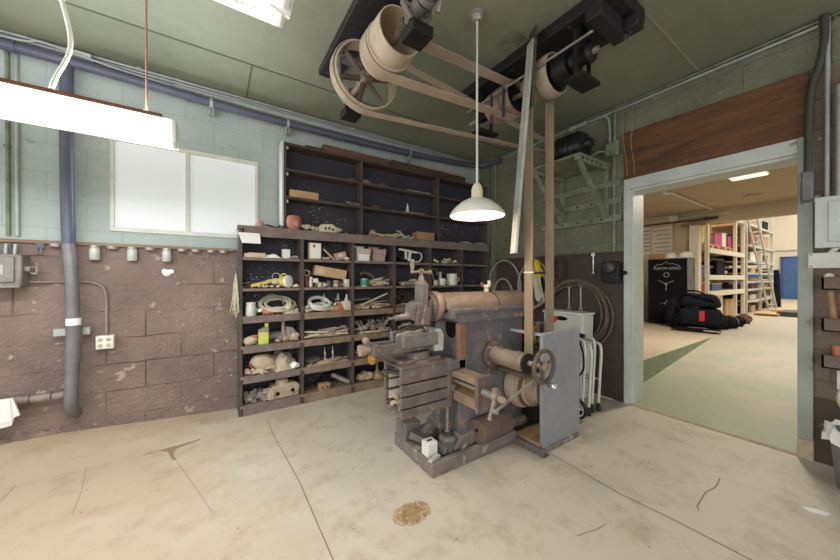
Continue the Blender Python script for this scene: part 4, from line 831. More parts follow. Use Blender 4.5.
for i, (p, rz, ry, lab) in enumerate([(380, .3, .15, 'pale metal tongs on the ledge next to the wooden wedge'), (388, -.5, .1, 'second pale tongs crossing over on the ledge'), (396, .1, -.1, 'pale flat tongs on the ledge near the brown box'), (402, .7, .2, 'pale forked tool beside the brown box on the ledge')]):
    putx('tongs', lab, 'tool', p, 'L', [('jaw', MB().tube([(-.13, .02, 0), (-.03, -.004, 0), (.02, .004, 0), (.06, .02, 0)], [.005, .007, .009, .004], 8), 'cream'), ('jaw', MB().tube([(-.13, -.02, 0), (-.03, .004, 0), (.02, -.004, 0), (.06, -.02, 0)], [.005, .007, .009, .004], 8), 'cream'), ('pivot', MB().cyl((-.0, 0, -.012), (0, 0, .012), .01), 'tin')], 3.125, rz, .014 + .012 * i, 0, ry)
putx('wooden_box', 'plain brown wooden box on the ledge in front of the tall shelving', 'box', 423, 'L', [('body', MB().box((0, 0, .042), (.25, .13, .084)), 'wood', .004), ('lid', MB().box((0, 0, .088), (.256, .136, .010)), 'wood', .003)], 3.15)
for i, (p, lab) in enumerate([(466, 'curled white paper strip on the ledge nearest the room corner'), (480, 'second curled paper strip on the ledge at the room corner')]):
    put('paper_strip', lab, 'paper', p, 'L', MB().sheet(lambda u, v: ((u - .5) * .2, (v - .5) * .07, .006 + .012 * math.sin(4 * u + 2 * v)), 8, 3, .002), 'paper', 3.13, .1 * i)
# bay 1
t = put('hanging_card', 'white blank card hanging on the end stile of the low shelving', 'card', 250, 1.603, MB().prism([(-.09, 0), (.075, 0), (.085, -.09), (-.06, -.09)], -.002, .002, 'y'), 'paper', 3.068, 0, -.01)
for i, (p, d, lab) in enumerate([(247, (.05, .06, .035), 'small pale carton nearest the end stile, top row'), (256, (.14, .09, .04), 'flat pale carton in the first top pigeonhole'), (286, (.062, .05, .085), 'small upright white carton in the first top pigeonhole')]):
    putx('small_carton', lab, 'box', p, 1, [(a[0], a[1], 'paper' if i == 2 else 'card_pale') + tuple(a[3:]) for a in carton(*d)], 3.14, .1 * i)
put('crumpled_paper', 'crumpled white paper in the first top pigeonhole', 'paper', 271, 1, rag(.13, .1, .05, 3), 'paper', 3.14)
heap('pebble', 'small pale lump beside the upright white carton', 'lump', 'small lumps, first top pigeonhole', 291, 299, 1, 5, lambda: MB().rock((0, 0, 0), (.035, .03, .025), 6, .3), 'card_mauve', (3.11, 3.14), .01, .2, 0, 3, 6)
heap('metal_strip', 'flat dark metal strip in the heap beside the yellow handled tool', 'metal', 'dark strips, second row first bay', 244, 268, 2, 10, lambda: MB().box((0, 0, 0), (.17, .03, .008)), 'dark_steel', (3.12, 3.22), .075, .25, 0, .5, 9)
putx('yellow_handle_tool', 'tool with yellow handle and pale jaws in the second row of the first bay', 'tool', 266, 2, [('handle', MB().tube([(-.12, 0, .02), (0, 0, .05), (.05, 0, .07)], .017, 10), 'yellow'), ('jaw', MB().rock((.075, 0, .06), (.07, .05, .05), 4, .3), 'cream')], 3.12, .1)
put('steel_ring', 'thin steel ring standing up in second row, first bay', 'ring', 276, 2, MB().ring((0, 0, .105), (0, 1, .1), .036, .030, .012, 28), 'tin', 3.15)
putx('lantern', 'yellow lantern lying with its round white lens outward', 'lantern', 286, 2, [('body', MB().cyl((-.045, .03, .058), (.01, 0, .058), .05, .056), 'yellow', .003), ('lens', MB().lathe([(0, 0), (.046, 0), (.058, -.006), (.058, -.022), (.05, -.024)], (.03, -.018, .058), (.75, -.6, 0), 26), 'paper'), ('handle', MB().tube(arc((-.02, .015, .10), .03, 10, 170, 8, 'xz'), .006), 'yellow')], 3.125, -.2)
put('yellow_scrap', 'small yellowish chunk beside the lantern', 'scrap', 296, 2, MB().rock((0, 0, .015), (.06, .04, .03), 2, .4), 'cream', 3.12)
putx('jar', 'small glass jar with pale lid in the third row of first bay', 'jar', 251, 3, [('glass', MB().lathe([(0, 0), (.04, 0), (.042, .01), (.042, .085), (.034, .098)], n=22), 'glass_jar'), ('lid', MB().lathe([(.038, .098), (.038, .118), (0, .12)], n=22), 'cream')], 3.12)
put('hose_coil', 'loosely coiled thin beige hose in third row, first bay', 'hose', 277, 3, coil(.13, 5, .009, 3, .5, .25), 'hose_beige', 3.19, 0, .055, rx=.55)
put('hose_loop', 'tall springy grey wire loop behind the beige hose', 'wire', 272, 3, MB().tube(arc((0, 0, .03), .11, 0, 180, 20, 'xz', 1.35), .005), 'hose_grey', 3.22)
putx('red_can', 'small red-orange can lying among the hoses', 'can', 268, 3, [('body', MB().cyl((-.045, 0, .03), (.045, 0, .03), .03), 'orange', .002), ('cap', MB().cyl((.045, 0, .03), (.058, 0, .03), .02), 'dark_steel')], 3.115)
put('flange', 'pale cream pipe flange at the end of the hose pigeonhole', 'flange', 288, 3, MB().lathe([(0, 0), (.05, 0), (.05, .015), (.03, .02), (.028, .07), (0, .07)], n=20), 'cream', 3.13, rx=.5)
put('cloth_scrap', 'pale cloth scrap by the divider, third row', 'cloth', 296, 3, rag(.13, .1, .05, 8), 'beige', 3.13)
putx('pouch', 'small beige pouch with orange top in fourth row, first bay', 'pouch', 250, 4, [('body', MB().rock((0, 0, .04), (.12, .08, .085), 3, .18, 3), 'beige'), ('flap', MB().rock((.035, 0, .075), (.06, .06, .025), 5, .2), 'orange')], 3.13)
putx('bottle', 'lime yellow oil bottle with grey shoulder in fourth row, first bay', 'bottle', 263.5, 4, [('body', MB().box((0, 0, .057), (.085, .06, .112)), 'lime', .008), ('shoulder', MB().prism([(-.042, .113), (.042, .113), (.042, .155), (.024, .158), (-.042, .132)], -.03, .03, 'y'), 'grey_dust', .005), ('cap', MB().cyl((.026, 0, .157), (.026, 0, .19), .017), 'lime')], 3.115)
put('dark_cylinder', 'dark grey cylinder lying behind the lime bottle', 'cylinder', 277, 4, MB().cyl((-.10, 0, .05), (.09, 0, .05), .045).cyl((.09, 0, .05), (.12, 0, .05), .03), 'pipe_grey', 3.21, bev=.003)
putx('bracket', 'pale grey upright bracket behind the rubble in fourth row', 'bracket', 283, 4, [('stem', MB().bb((-.014, -.01, .05), (.014, .01, .22)), 'card_mauve', .002), ('foot', MB().bb((-.02, -.02, .045), (.06, .02, .06)), 'card_mauve', .002)], 3.18)
put('rock', 'grey pointed stone in the fourth row, first bay', 'stone', 292, 4, MB().prism([(-.05, .03), (.04, .0), (.06, .05), (.0, .13), (-.055, .14)], -.035, .035, 'y'), 'grey_dust', 3.15, .2, bev=.014)
put('stone', 'rounded pale stone against the first divider', 'stone', 298, 4, MB().rock((0, 0, .04), (.09, .07, .075), 5, .2, 3), 'beige', 3.13)
heap('rubble', 'small dusty rubble lump in front of the dark cylinder', 'rubble', 'rubble in the fourth row', 272, 300, 4, 14, lambda: MB().rock((0, 0, 0), (.05, .04, .035), 9, .4), 'dust', (3.11, 3.15), .012, .4, 0, 3, 12)
putx('cushion', 'dusty pink-edged square cushion in the fifth row, first bay', 'cushion', 262, 5, [('pad', MB().ball((0, 0, .085), .11, (1.0, .55, .62), (0, .25, 0), 16), 'beige'), ('piping', MB().tube(arc((0, 0, .085), .111, 0, 360, 30, 'xz', .64), .006, 6), 'terracotta')], 3.15, .1, 0, 0, .12)
for i, (p, y, dz, w, h, s, lab) in enumerate([(281, 3.24, .06, .20, .13, 2, 'bunched dusty rag behind the cushion'), (283, 3.15, .0, .22, .15, 5, 'draped beige canvas cloth beside the cushion'), (290, 3.20, .04, .16, .13, 9, 'crumpled cloth at the back of the fifth row, first bay')]):
    put('rag', lab, 'cloth', p, 5, rag(w * .9, .13, h, s, 12), 'beige' if i else 'grey_dust', y, .3 * i, dz)
heap('pink_scrap', 'small pinkish scrap beside the cushion', 'scrap', 'pinkish scraps by the cushion', 245, 254, 5, 6, lambda: MB().rock((0, 0, 0), (.05, .035, .035), 2, .4), 'card_mauve', (3.11, 3.15), .03, .5, 0, 3, 2)
put('paper_wad', 'white wad of paper at the end of the cushion pigeonhole', 'paper', 297, 5, MB().rock((0, 0, .03), (.09, .06, .06), 6, .35), 'paper', 3.12)
putx('engine_casting', 'pale dusty engine casting with two bolt holes in bottom row, first bay', 'casting', 285, 6, [('body', MB().prism([(-.13, 0), (.14, 0), (.15, .10), (.10, .13), (-.08, .12), (-.13, .07)], -.07, .07, 'y'), 'dust', .012), ('port', MB().lathe([(0, 0), (.017, 0), (.017, .004), (0, .004)], (-.05, -.073, .05), (0, -1, 0), 14), 'black'), ('port', MB().lathe([(0, 0), (.017, 0), (.017, .004), (0, .004)], (.08, -.073, .06), (0, -1, 0), 14), 'black'), ('cover', MB().lathe([(0, 0), (.06, 0), (.055, .035), (.04, .05), (0, .055)], (.0, 0, .122), n=20), 'dust')], 3.165, .05)
put('disc', 'thick pale disc standing against the engine casting', 'disc', 271, 6, MB().lathe([(0, 0), (.055, 0), (.055, .03), (.035, .03), (.035, .036), (0, .036)], (0, 0, .056), (-.7, -.7, 0), 26), 'dust', 3.13)
heap('old_part', 'dusty grey machine part heaped in the bottom row, first bay', 'machine part', 'dusty parts, bottom row first bay', 246, 268, 6, 12, lambda: MB().box((0, 0, 0), (.10, .05, .02)).cyl((.03, 0, .01), (.03, 0, .03), .02), 'grey_dust', (3.12, 3.22), .075, .5, 0, 2, 15)
put('pipe_elbow', 'dark upright pipe elbow behind the bottom row parts', 'pipe', 274, 6, MB().tube(smooth_path([(-.03, 0, .05), (-.03, 0, .16), (0, 0, .19), (.06, 0, .18)]), .018), 'dark_steel', 3.25)
# bay 2
putx('card_box', 'tall white card box with red mark in second bay, top row', 'box', 314.5, 1, [('body', MB().box((0, 0, .082), (.115, .06, .165)), 'card_pale', .003), ('front_label', MB().box((0, -.0312, .085), (.10, .002, .14)), 'paper'), ('red_mark', MB().lathe([(0, 0), (.014, 0), (.014, .001), (0, .001)], (-.015, -.0322, .13), (0, -1, 0), 16), 'red')], 3.13, .08)
put('slat', 'thin pale slat leaning beside the tall white box', 'slat', 329, 1, MB().box((0, 0, .045), (.15, .02, .012), (0, .75, 0)), 'card_pale', 3.125)
putx('envelope', 'tilted pinkish packet leaning in second bay, top row', 'packet', 340, 1, [('body', MB().box((0, 0, .045), (.12, .05, .07), (0, -.25, 0)), 'card_mauve', .003), ('label_patch', MB().box((.0, -.026, .05), (.05, .002, .03), (0, -.25, 0)), 'cream')], 3.14)
put('cream_lump', 'cream lump by the second divider, top row', 'lump', 347, 1, MB().rock((0, 0, .02), (.06, .05, .045), 3, .3), 'cream', 3.12)
putx('long_carton', 'long tan carton lying tilted across cans in second bay', 'box', 329.5, 2, [('body', MB().box((0, 0, 0), (.33, .10, .095)), 'card', .003), ('paper_label', MB().box((-.10, -.051, .0), (.07, .002, .05)), 'card_pale'), ('lid_edge', MB().box((0, -.0, .047), (.332, .102, .006)), 'card')], 3.19, 0, .145, 0, .155)
for i, (p, r, h, m, lab) in enumerate([(311, .014, .10, 'cream', 'slim cream tube standing under the long tan carton'), (329, .033, .062, 'dark_steel', 'wide grey can under the long tan carton'), (336, .030, .066, 'grey_dust', 'second grey can under the long tan carton'), (341, .02, .055, 'dark_steel', 'small dark can under the end of long tan carton'), (346.5, .033, .075, 'cream', 'cream cup at the end of the long tan carton')]):
    putx('can', lab, 'can', p, 2, [('body', can(r, h), m), ('lid', MB().lathe([(r + .001, h - .008), (r + .001, h + .002), (0, h + .003)], n=20), m)], 3.118)
for i, (p, dz, lab) in enumerate([(315.5, .045, 'small white carton wedged below the high end of the long tan carton'), (320.5, 0., 'small white carton standing between tube and grey can')]):
    putx('small_carton', lab, 'box', p, 2, [(a[0], a[1], 'paper') + tuple(a[3:]) for a in carton(.04, .04, .04)], 3.12, .2, dz)
putx('tape_roll', 'roll of grey wire beside the first divider, second row', 'roll', 306, 2, [('roll', MB().ring((0, 0, .14), (0, 1, 0), .035, .02, .03, 24), 'grey_dust'), ('stand', MB().cyl((0, 0, 0), (0, 0, .11), .02), 'rust')], 3.15)
put('hose_coil', 'flat oval coil of thick white hose in second bay, third row', 'hose', 319, 3, coil(.105, 3, .014, 6, .5, .05), 'enamel', 3.17, .1, .06, rx=.75)
put('orange_rag', 'orange-red rag beside the white hose coil', 'cloth', 337, 3, rag(.15, .12, .08, 4), 'orange', 3.14)
putx('small_carton', 'cream open carton beside the orange rag', 'box', 347, 3, [(a[0], a[1], 'cream') + tuple(a[3:]) for a in carton(.075, .07, .09)], 3.13, .2)
for i, (p, lab) in enumerate([(324, 'small pale cone standing behind the white hose coil'), (338, 'forked pale stand behind the orange rag'), (347, 'small pale cone on the cream carton')]):
    put('nozzle', lab, 'nozzle', p, 3, MB().lathe([(.03, 0), (.012, .05), (.008, .07), (0, .072)], n=16).tube([(-.03, 0, 0), (0, 0, .06), (.03, 0, 0)], .006), 'tin', 3.24 if i < 2 else 3.13, 0, .10 if i < 2 else .092)
heap('hose_end', 'pale hose end lying under the coil, third row', 'hose', 'hose ends, third row second bay', 304, 345, 3, 8, rod(.16, .012), 'hose_beige', (3.11, 3.15), .02, .15, 0, .4, 21)
for i, (p, dz, rz, lab) in enumerate([(334, .055, .12, 'dusty hammer lying on top of the pile in second bay, fourth row'), (322, .02, .05, 'dusty hammer half buried in the pile, handle towards first divider'), (342, .03, -.5, 'dusty hammer pointing at the second divider, fourth row')]):
    putx('hammer', lab, 'hammer', p, 4, hammer_parts(.26 if i < 2 else .18), 3.15, rz, dz, 0, -.12)
heap('file_tool', 'dusty tool handle in the pile, second bay fourth row', 'tool', 'dusty handles, fourth row second bay', 306, 346, 4, 14, rod(.20, .012), 'dust', (3.12, 3.22), .05, .2, 0, .35, 23)
putx('spindle_tray', 'boat shaped tray holding two upright spindles in the second bay', 'tray', 328, 5, [('tray', MB().prism([(-.12, 0), (-.06, -.03), (.06, -.03), (.15, .02), (.10, .045), (-.08, .04)], 0, .025, 'z'), 'dust', .006)] + [('spindle', MB().lathe([(.009, .02), (.012, .04), (.006, .06), (.012, .075), (.012, .10), (.005, .11), (.005, .15), (0, .152)], (x, 0, 0), n=12), 'tin') for x in (-.025, .055)], 3.14, 0, 0, 0, -.06)
put('dish', 'flat pale dish behind the tray near the first divider', 'dish', 310, 5, MB().lathe([(.02, .0), (.03, .03), (.085, .04), (.09, .048), (.03, .042), (0, .04)], n=26), 'tin', 3.2)
put('cardboard_sheet', 'dusty flat board lying under the spindle tray', 'board', 326, 5, MB().box((0, 0, .004), (.42, .16, .006), (0, 0, .03)), 'beige', 3.18)
putx('wood_block', 'small wooden block with holes in the bottom row, second bay', 'block', 324, 6, [('body', MB().box((0, 0, .033), (.11, .07, .065)), 'wood', .005), ('hole', MB().lathe([(0, 0), (.01, 0), (.01, .002), (0, .002)], (-.025, -.036, .035), (0, -1, 0), 12).lathe([(0, 0), (.01, 0), (.01, .002), (0, .002)], (.025, -.036, .035), (0, -1, 0), 12), 'dark_steel')], 3.115)
put('bent_sheet', 'bent grey sheet metal in the bottom row, second bay', 'sheet metal', 330, 6, MB().strip([(-.15, 0, .005), (-.06, 0, .11), (.08, 0, .13), (.15, 0, .06)], (0, .10, 0), .004), 'dark_steel', 3.22)
put('pipe_piece', 'short grey pipe leaning in the bottom row by the second divider', 'pipe', 345, 6, MB().lathe([(.016, -.10), (.022, -.10), (.022, .10), (.016, .10)], (0, 0, .07), (.8, -.3, -.45), 16), 'grey_dust', 3.15)
put('wood_board', 'brown board lying flat in the bottom row behind the wood block', 'board', 313, 6, MB().box((0, 0, .008), (.20, .12, .015), (0, 0, .1)), 'wood_brown', 3.2)
# bay 3
for p, m, lab in ((361.5, 'card_pale', 'open cardboard bin with folded flap, the paler of two in the third bay'), (377, 'card_mauve', 'open cardboard bin with folded flap, the browner of two in the third bay')):
    w = .135
    putx('parts_bin', lab, 'box', p, 1, [('body', MB().bb((-w / 2, -.06, 0), (w / 2, -.056, .085)).bb((-w / 2, -.06, 0), (-w / 2 + .004, .08, .15)).bb((w / 2 - .004, -.06, 0), (w / 2, .08, .13)).bb((-w / 2, .076, 0), (w / 2, .08, .17)).bb((-w / 2, -.06, 0), (w / 2, .08, .004)), 'paper' if m == 'card_pale' else m), ('flap', MB().box((0, -.072, .105), (w, .004, .06), (-.5, 0, 0)), m), ('side_flap', MB().box((w / 2 + .008, 0, .10), (.004, .13, .09), (0, .15, 0)), m)], 3.16, .05)
putx('tin', 'round tin with green and white label in the third bay', 'tin', 364.5, 2, [('body', can(.045, .085), 'tin'), ('label_band', MB().lathe([(.0455, .01), (.0455, .075)], n=24, cap=False), 'green_label')], 3.12)
put('hose', 'brown hose arching over the green and white tin', 'hose', 371, 2, MB().tube(smooth_path([(-.13, 0, .13), (-.08, 0, .15), (0, -.01, .12), (.06, -.02, .05), (.16, -.02, .02)]), .014), 'hose_brown', 3.17)
put('hose_coil', 'heap of dusty brown hose in the third bay, second row', 'hose', 381, 2, coil(.08, 4, .013, 8, .5), 'grey_dust', 3.19, 0, .01)
heap('hose_end', 'dusty hose end in the third bay, second row', 'hose', 'hose ends, second row third bay', 372, 390, 2, 5, rod(.15, .013), 'beige', (3.12, 3.18), .05, .3, 0, .5, 31)
put('long_stick', 'long pale stick sticking up out of the third bay', 'stick', 375, 3, MB().cyl((-.17, 0, .04), (.15, 0, .16), .011, .009), 'hose_beige', 3.13)
heap('stick', 'pale dusty stick in the third bay pile, third row', 'stick', 'sticks, third row third bay', 358, 386, 3, 16, rod(.22, .010), 'dust', (3.11, 3.24), .06, .12, 0, .25, 33)
put('green_stick', 'greenish stick at the back of the third bay', 'stick', 362, 3, MB().cyl((-.1, 0, .09), (.1, 0, .10), .012), 'conduit_green', 3.25)
heap('bolt', 'grey dusty bolt in the third bay heap, fourth row', 'bolt', 'bolts heaped in the third bay', 358, 388, 4, 22, bolt(.13, .013), 'grey_dust', (3.12, 3.25), .11, .9, 0, 2.5, 35)
put('shallow_tray', 'shallow tan tray under the heap of bolts', 'tray', 374, 4, MB().bb((-.19, -.06, 0), (.19, .06, .006)).bb((-.19, -.06, 0), (.19, -.054, .025)), 'cream', 3.15)
heap('twig', 'thin dusty rod in the third bay, fifth row', 'rod', 'thin rods, fifth row third bay', 357, 372, 5, 14, rod(.15, .007), 'grey_dust', (3.11, 3.22), .08, .6, 0, .9, 37)
put('brass_fitting', 'yellow brass fitting behind the vise in the third bay', 'fitting', 371, 5, MB().lathe([(0, 0), (.05, 0), (.05, .03), (.03, .04), (.03, .09), (.045, .095), (.045, .12), (0, .12)], n=20), 'brass', 3.14)
heap('stone', 'dusty stone in the third bay, bottom row', 'stone', 'stones, bottom row third bay', 358, 376, 6, 6, lambda: MB().rock((0, 0, 0), (.10, .07, .07), 7, .25), 'dust', (3.13, 3.2), .02, .3, 0, 3, 39)
put('funnel', 'tan metal funnel standing in the bottom row of third bay', 'funnel', 377, 6, MB().lathe([(.10, 0), (.09, .02), (.025, .06), (.015, .075), (.012, .16), (.01, .16)], n=26), 'wood', 3.17, 0, .01)
# bay 4 - 6
sw = [('frame', MB().strip([(-.14, 0, .155), (.10, 0, .125)], (0, .025, 0), .022).tube(smooth_path([(.10, 0, .125), (.16, 0, .12), (.18, 0, .07), (.14, 0, .02), (.05, 0, .01)]), .008), 'white_paint'), ('handle', MB().prism([(.0, .13), (.03, .13), (.02, .02), (-.02, .02)], -.012, .012, 'y').prism([(-.06, .14), (-.035, .14), (-.03, .04), (-.055, .04)], -.012, .012, 'y'), 'white_paint', .004)]
putx('bow_saw', 'white framed bow saw lying in the fourth bay, top row', 'saw', 409, 1, sw, 3.13)
heap('dark_scrap', 'dark scrap behind the white bow saw', 'scrap', 'scraps behind the bow saw', 399, 418, 1, 6, lambda: MB().rock((0, 0, 0), (.08, .05, .05), 5, .4), 'dark_steel', (3.18, 3.25), .05, .4, 0, 3, 41)
put('rope_coil', 'flat coil of dusty rope in the fourth bay, second row', 'rope', 407, 2, coil(.11, 4, .012, 9, .4), 'grey_dust', 3.19)
put('cloth_scrap', 'pale folded cloth on the rope coil, fourth bay', 'cloth', 412, 2, rag(.2, .12, .06, 6), 'beige', 3.15, 0, .02)
put('disc_coil', 'round dark coil standing at the back of the fourth bay', 'coil', 402, 3, MB().ring((0, 0, .10), (0, 1, 0), .10, .075, .03, 32).ring((0, 0, .10), (0, 1, 0), .06, .03, .03, 24), 'wood_dark', 3.24)
heap('shaving', 'pale wood offcut in the fourth bay, third row', 'offcut', 'offcuts, third row fourth bay', 398, 412, 3, 6, rod(.12, .009), 'dust', (3.12, 3.2), .02, .15, 0, .4, 43)
heap('offcut', 'dusty offcut in the fourth bay, fourth row, behind the tool head', 'offcut', 'offcuts, fourth row fourth bay', 400, 428, 4, 14, rod(.13, .013), 'beige', (3.12, 3.24), .06, .4, 0, 1.2, 45)
heap('fitting', 'small pale pipe fitting in the fifth bay, top row', 'fitting', 'fittings, top row fifth bay', 436, 455, 1, 12, lambda: MB().cyl((-.03, 0, 0), (.03, 0, 0), .014, n=10).ball((.03, 0, 0), .02), 'cream', (3.12, 3.22), .06, .8, 0, 3, 47)
for p, r, h, lab in ((442, .047, .085, 'smaller white enamel mug in the fifth bay'), (452, .068, .145, 'larger white enamel mug in the fifth bay')):
    putx('mug', lab, 'mug', p, 2, [('body', can(r, h), 'enamel'), ('handle', MB().tube([(r * .95 + (.035 * math.sin(PI * k / 8)), 0, h * (.25 + .55 * k / 8)) for k in range(9)], .006), 'enamel')], 3.13, -.3)
putx('clamp_lamp', 'jointed pale lamp arm hanging beside the white mugs', 'lamp arm', 433, 2, [('arm', MB().tube(smooth_path([(-.03, 0, .17), (-.01, 0, .10), (.02, -.01, .05), (.03, 0, .0)]), .008).tube(arc((.0, 0, .15), .055, -30, 150, 12), .005), 'grey_dust'), ('clamp', MB().lathe([(0, 0), (.03, .0), (.035, .04), (.02, .06), (0, .06)], (.03, 0, .0), n=14), 'cream')], 3.12)
put('jug', 'narrow pale jug standing behind the smaller mug', 'jug', 440, 2, MB().lathe([(0, 0), (.03, 0), (.035, .05), (.025, .13), (.03, .17), (.026, .17), (.02, .13)], n=20), 'tin', 3.22)
# more of what fills the pigeonholes
def chunk(d, k, a=.4): return lambda: MB().rock((0, 0, 0), d, k, a)
def fitt(): return MB().cyl((-.03, 0, 0), (.03, 0, 0), .012, n=10).lathe([(0, 0), (.02, 0), (.02, .012), (0, .012)], (.025, 0, 0), (1, 0, 0), 6)
heap('pale_bit', 'small pale bit along the front of the second row, first bay', 'scrap', 'pale bits, second row first bay', 246, 298, 2, 14, chunk((.035, .03, .022), 3), 'cream', (3.105, 3.13), .004, .3, 0, 3, 61)
heap('grey_tool', 'dusty grey bar in the second row of first bay, behind the yellow tool', 'bar', 'grey bars, second row first bay', 246, 275, 2, 9, rod(.17, .010), 'grey_dust', (3.15, 3.25), .09, .3, 0, .5, 62)
heap('pale_hose', 'length of pale hose in the third row, first bay', 'hose', 'hose lengths, third row first bay', 260, 294, 3, 9, lambda: MB().tube(smooth_path([(-.13, 0, 0), (-.05, .01, .02), (.04, -.01, .015), (.13, .01, 0)], 4), .009, 7), 'hose_beige', (3.11, 3.2), .05, .25, 0, .5, 63)
heap('metal_fitting', 'dull fitting in the third row, first bay', 'fitting', 'fittings, third row first bay', 256, 298, 3, 10, fitt, 'tin', (3.11, 3.2), .02, .5, 0, 3, 64)
heap('rubble_lump', 'dusty lump at the back of the fourth row, first bay', 'rubble', 'lumps, fourth row first bay', 254, 299, 4, 14, chunk((.06, .05, .045), 5), 'grey_dust', (3.14, 3.25), .03, .5, 0, 3, 65)
heap('cloth_bit', 'scrap of pale cloth around the cushion in the fifth row', 'cloth', 'cloth scraps, fifth row first bay', 250, 298, 5, 9, lambda: rag(.10, .07, .03, 7, 6), 'beige', (3.12, 3.22), .08, .5, 0, 3, 66)
heap('iron_part', 'dusty iron part around the engine casting, bottom row', 'machine part', 'iron parts, bottom row first bay', 250, 298, 6, 12, lambda: MB().lathe([(0, 0), (.03, 0), (.03, .03), (.018, .034), (.018, .06), (0, .06)], n=14), 'grey_dust', (3.12, 3.25), .05, 1.2, 0, 3, 67)
heap('pale_chip', 'pale chip along the front of the top row, second bay', 'scrap', 'pale chips, top row second bay', 322, 348, 1, 9, chunk((.035, .03, .025), 4), 'card_pale', (3.105, 3.14), .004, .3, 0, 3, 68)
heap('small_tin', 'small dull tin beside the slim cream tube, second row', 'tin', 'small tins, second row second bay', 305, 322, 2, 6, lambda: can(.022, .045), 'tin', (3.16, 3.24), .0, 0, 0, 1, 69)
heap('pipe_fitting', 'pale fitting in front of the grey cans, second bay', 'fitting', 'fittings, second row second bay', 308, 345, 2, 9, fitt, 'beige', (3.10, 3.115), .002, .1, 0, 3, 70)
heap('white_hose', 'piece of pale hose in the third row of the second bay', 'hose', 'hose pieces, third row second bay', 306, 346, 3, 10, lambda: MB().tube(smooth_path([(-.11, 0, 0), (-.04, .02, .03), (.04, -.01, .03), (.11, .01, 0)], 4), .011, 7), 'panel_grey', (3.12, 3.24), .06, .3, 0, .8, 71)
heap('bright_scrap', 'small bright scrap at the back of the third row, second bay', 'scrap', 'bright scraps, third row second bay', 318, 348, 3, 7, chunk((.04, .035, .03), 6), 'white_paint', (3.2, 3.26), .10, .5, 0, 3, 72)
heap('dusty_stick', 'dusty stick along the fourth row, second bay', 'stick', 'sticks, fourth row second bay', 308, 344, 4, 12, rod(.24, .009), 'cream', (3.11, 3.23), .07, .15, 0, .3, 73)
heap('dry_leaf', 'dusty flake on the board under the spindle tray', 'flake', 'flakes, fifth row second bay', 306, 348, 5, 12, lambda: MB().box((0, 0, 0), (.05, .03, .006), (.2, .3, 0)), 'dust', (3.11, 3.24), .012, .3, 0, 3, 74)
heap('metal_rod', 'dusty rod in the second row of the third bay', 'rod', 'rods, second row third bay', 368, 389, 2, 9, rod(.18, .009), 'hose_beige', (3.12, 3.24), .08, .35, 0, .5, 75)
heap('gravel_bit', 'pale bit along the front of the third row, third bay', 'scrap', 'pale bits, third row third bay', 357, 390, 3, 12, chunk((.04, .03, .022), 3), 'cream', (3.105, 3.13), .004, .3, 0, 3, 76)
heap('dull_part', 'dull brass-tinted part in the fifth row of the third bay', 'machine part', 'parts, fifth row third bay', 358, 388, 5, 12, fitt, 'brass', (3.12, 3.24), .07, .8, 0, 3, 77)
heap('earth_lump', 'dusty lump in the bottom row of the third bay', 'lump', 'lumps, bottom row third bay', 357, 388, 6, 12, chunk((.07, .05, .045), 8), 'dust', (3.11, 3.22), .02, .3, 0, 3, 78)
heap('pale_part', 'pale part in the second row, fourth bay', 'machine part', 'pale parts, second row fourth bay', 398, 425, 2, 9, fitt, 'beige', (3.12, 3.22), .05, .6, 0, 3, 79)
heap('small_part', 'small part along the top row of the fifth bay', 'machine part', 'small parts, top row fifth bay', 436, 458, 1, 8, chunk((.05, .04, .03), 9), 'grey_dust', (3.11, 3.22), .02, .5, 0, 3, 80)
heap('ledge_bit', 'thin pale piece among the tongs on the ledge', 'scrap', 'pale pieces on the ledge', 366, 409, 'L', 12, rod(.13, .005), 'cream', (3.10, 3.15), .03, .3, 0, 1.2, 81)
# tall unit
putx('wood_block', 'pale tan wooden block on the middle board of the tall shelving', 'block', 303.5, 1.981, [('body', MB().box((0, 0, .035), (.27, .08, .07)), 'card', .004), ('end_grain', MB().box((.136, 0, .035), (.003, .078, .066)), 'wood')], 3.2)
heap('paint_flake', 'curled pale flake on the middle board near the first upright', 'flake', 'flakes on the tall shelving', 347, 359, 1.981, 6, lambda: MB().box((0, 0, 0), (.07, .03, .006), (.3, .2, 0)), 'card_mauve', (3.18, 3.22), .02, .3, 0, 2, 51)
put('rod', 'pale rod lying along the upper board of the tall shelving', 'rod', 419, 2.244, MB().cyl((-.17, 0, .012), (.17, 0, .012), .011), 'tin', 3.18)
putx('bottle', 'tiny white bottle on the middle board of the tall shelving', 'bottle', 407.5, 1.983, [('body', MB().lathe([(0, 0), (.015, 0), (.015, .05), (.008, .065), (.008, .08), (0, .08)], n=14), 'paper'), ('cap', MB().cyl((0, 0, .08), (0, 0, .095), .010), 'tin')], 3.18, 0, .012)
put('flat_bar', 'pale flat bar under the tiny bottle on the tall shelving', 'bar', 414, 1.981, MB().box((0, 0, .006), (.30, .04, .010)), 'tin', 3.18)
for i, (p, z, lab) in enumerate([(377, 1.981, 'brown scrap on the middle board of the tall shelving'), (383, 2.244, 'small brown scrap on the upper board of the tall shelving'), (366, 2.244, 'grey scrap on the upper board next to the first upright'), (352, 2.244, 'flat brown scrap on the upper board before the first upright')]):
    put('wood_scrap', lab, 'scrap', p, z, MB().rock((0, 0, .015), (.12, .05, .04), i, .3), 'wood_brown' if i != 2 else 'grey_dust', 3.2)
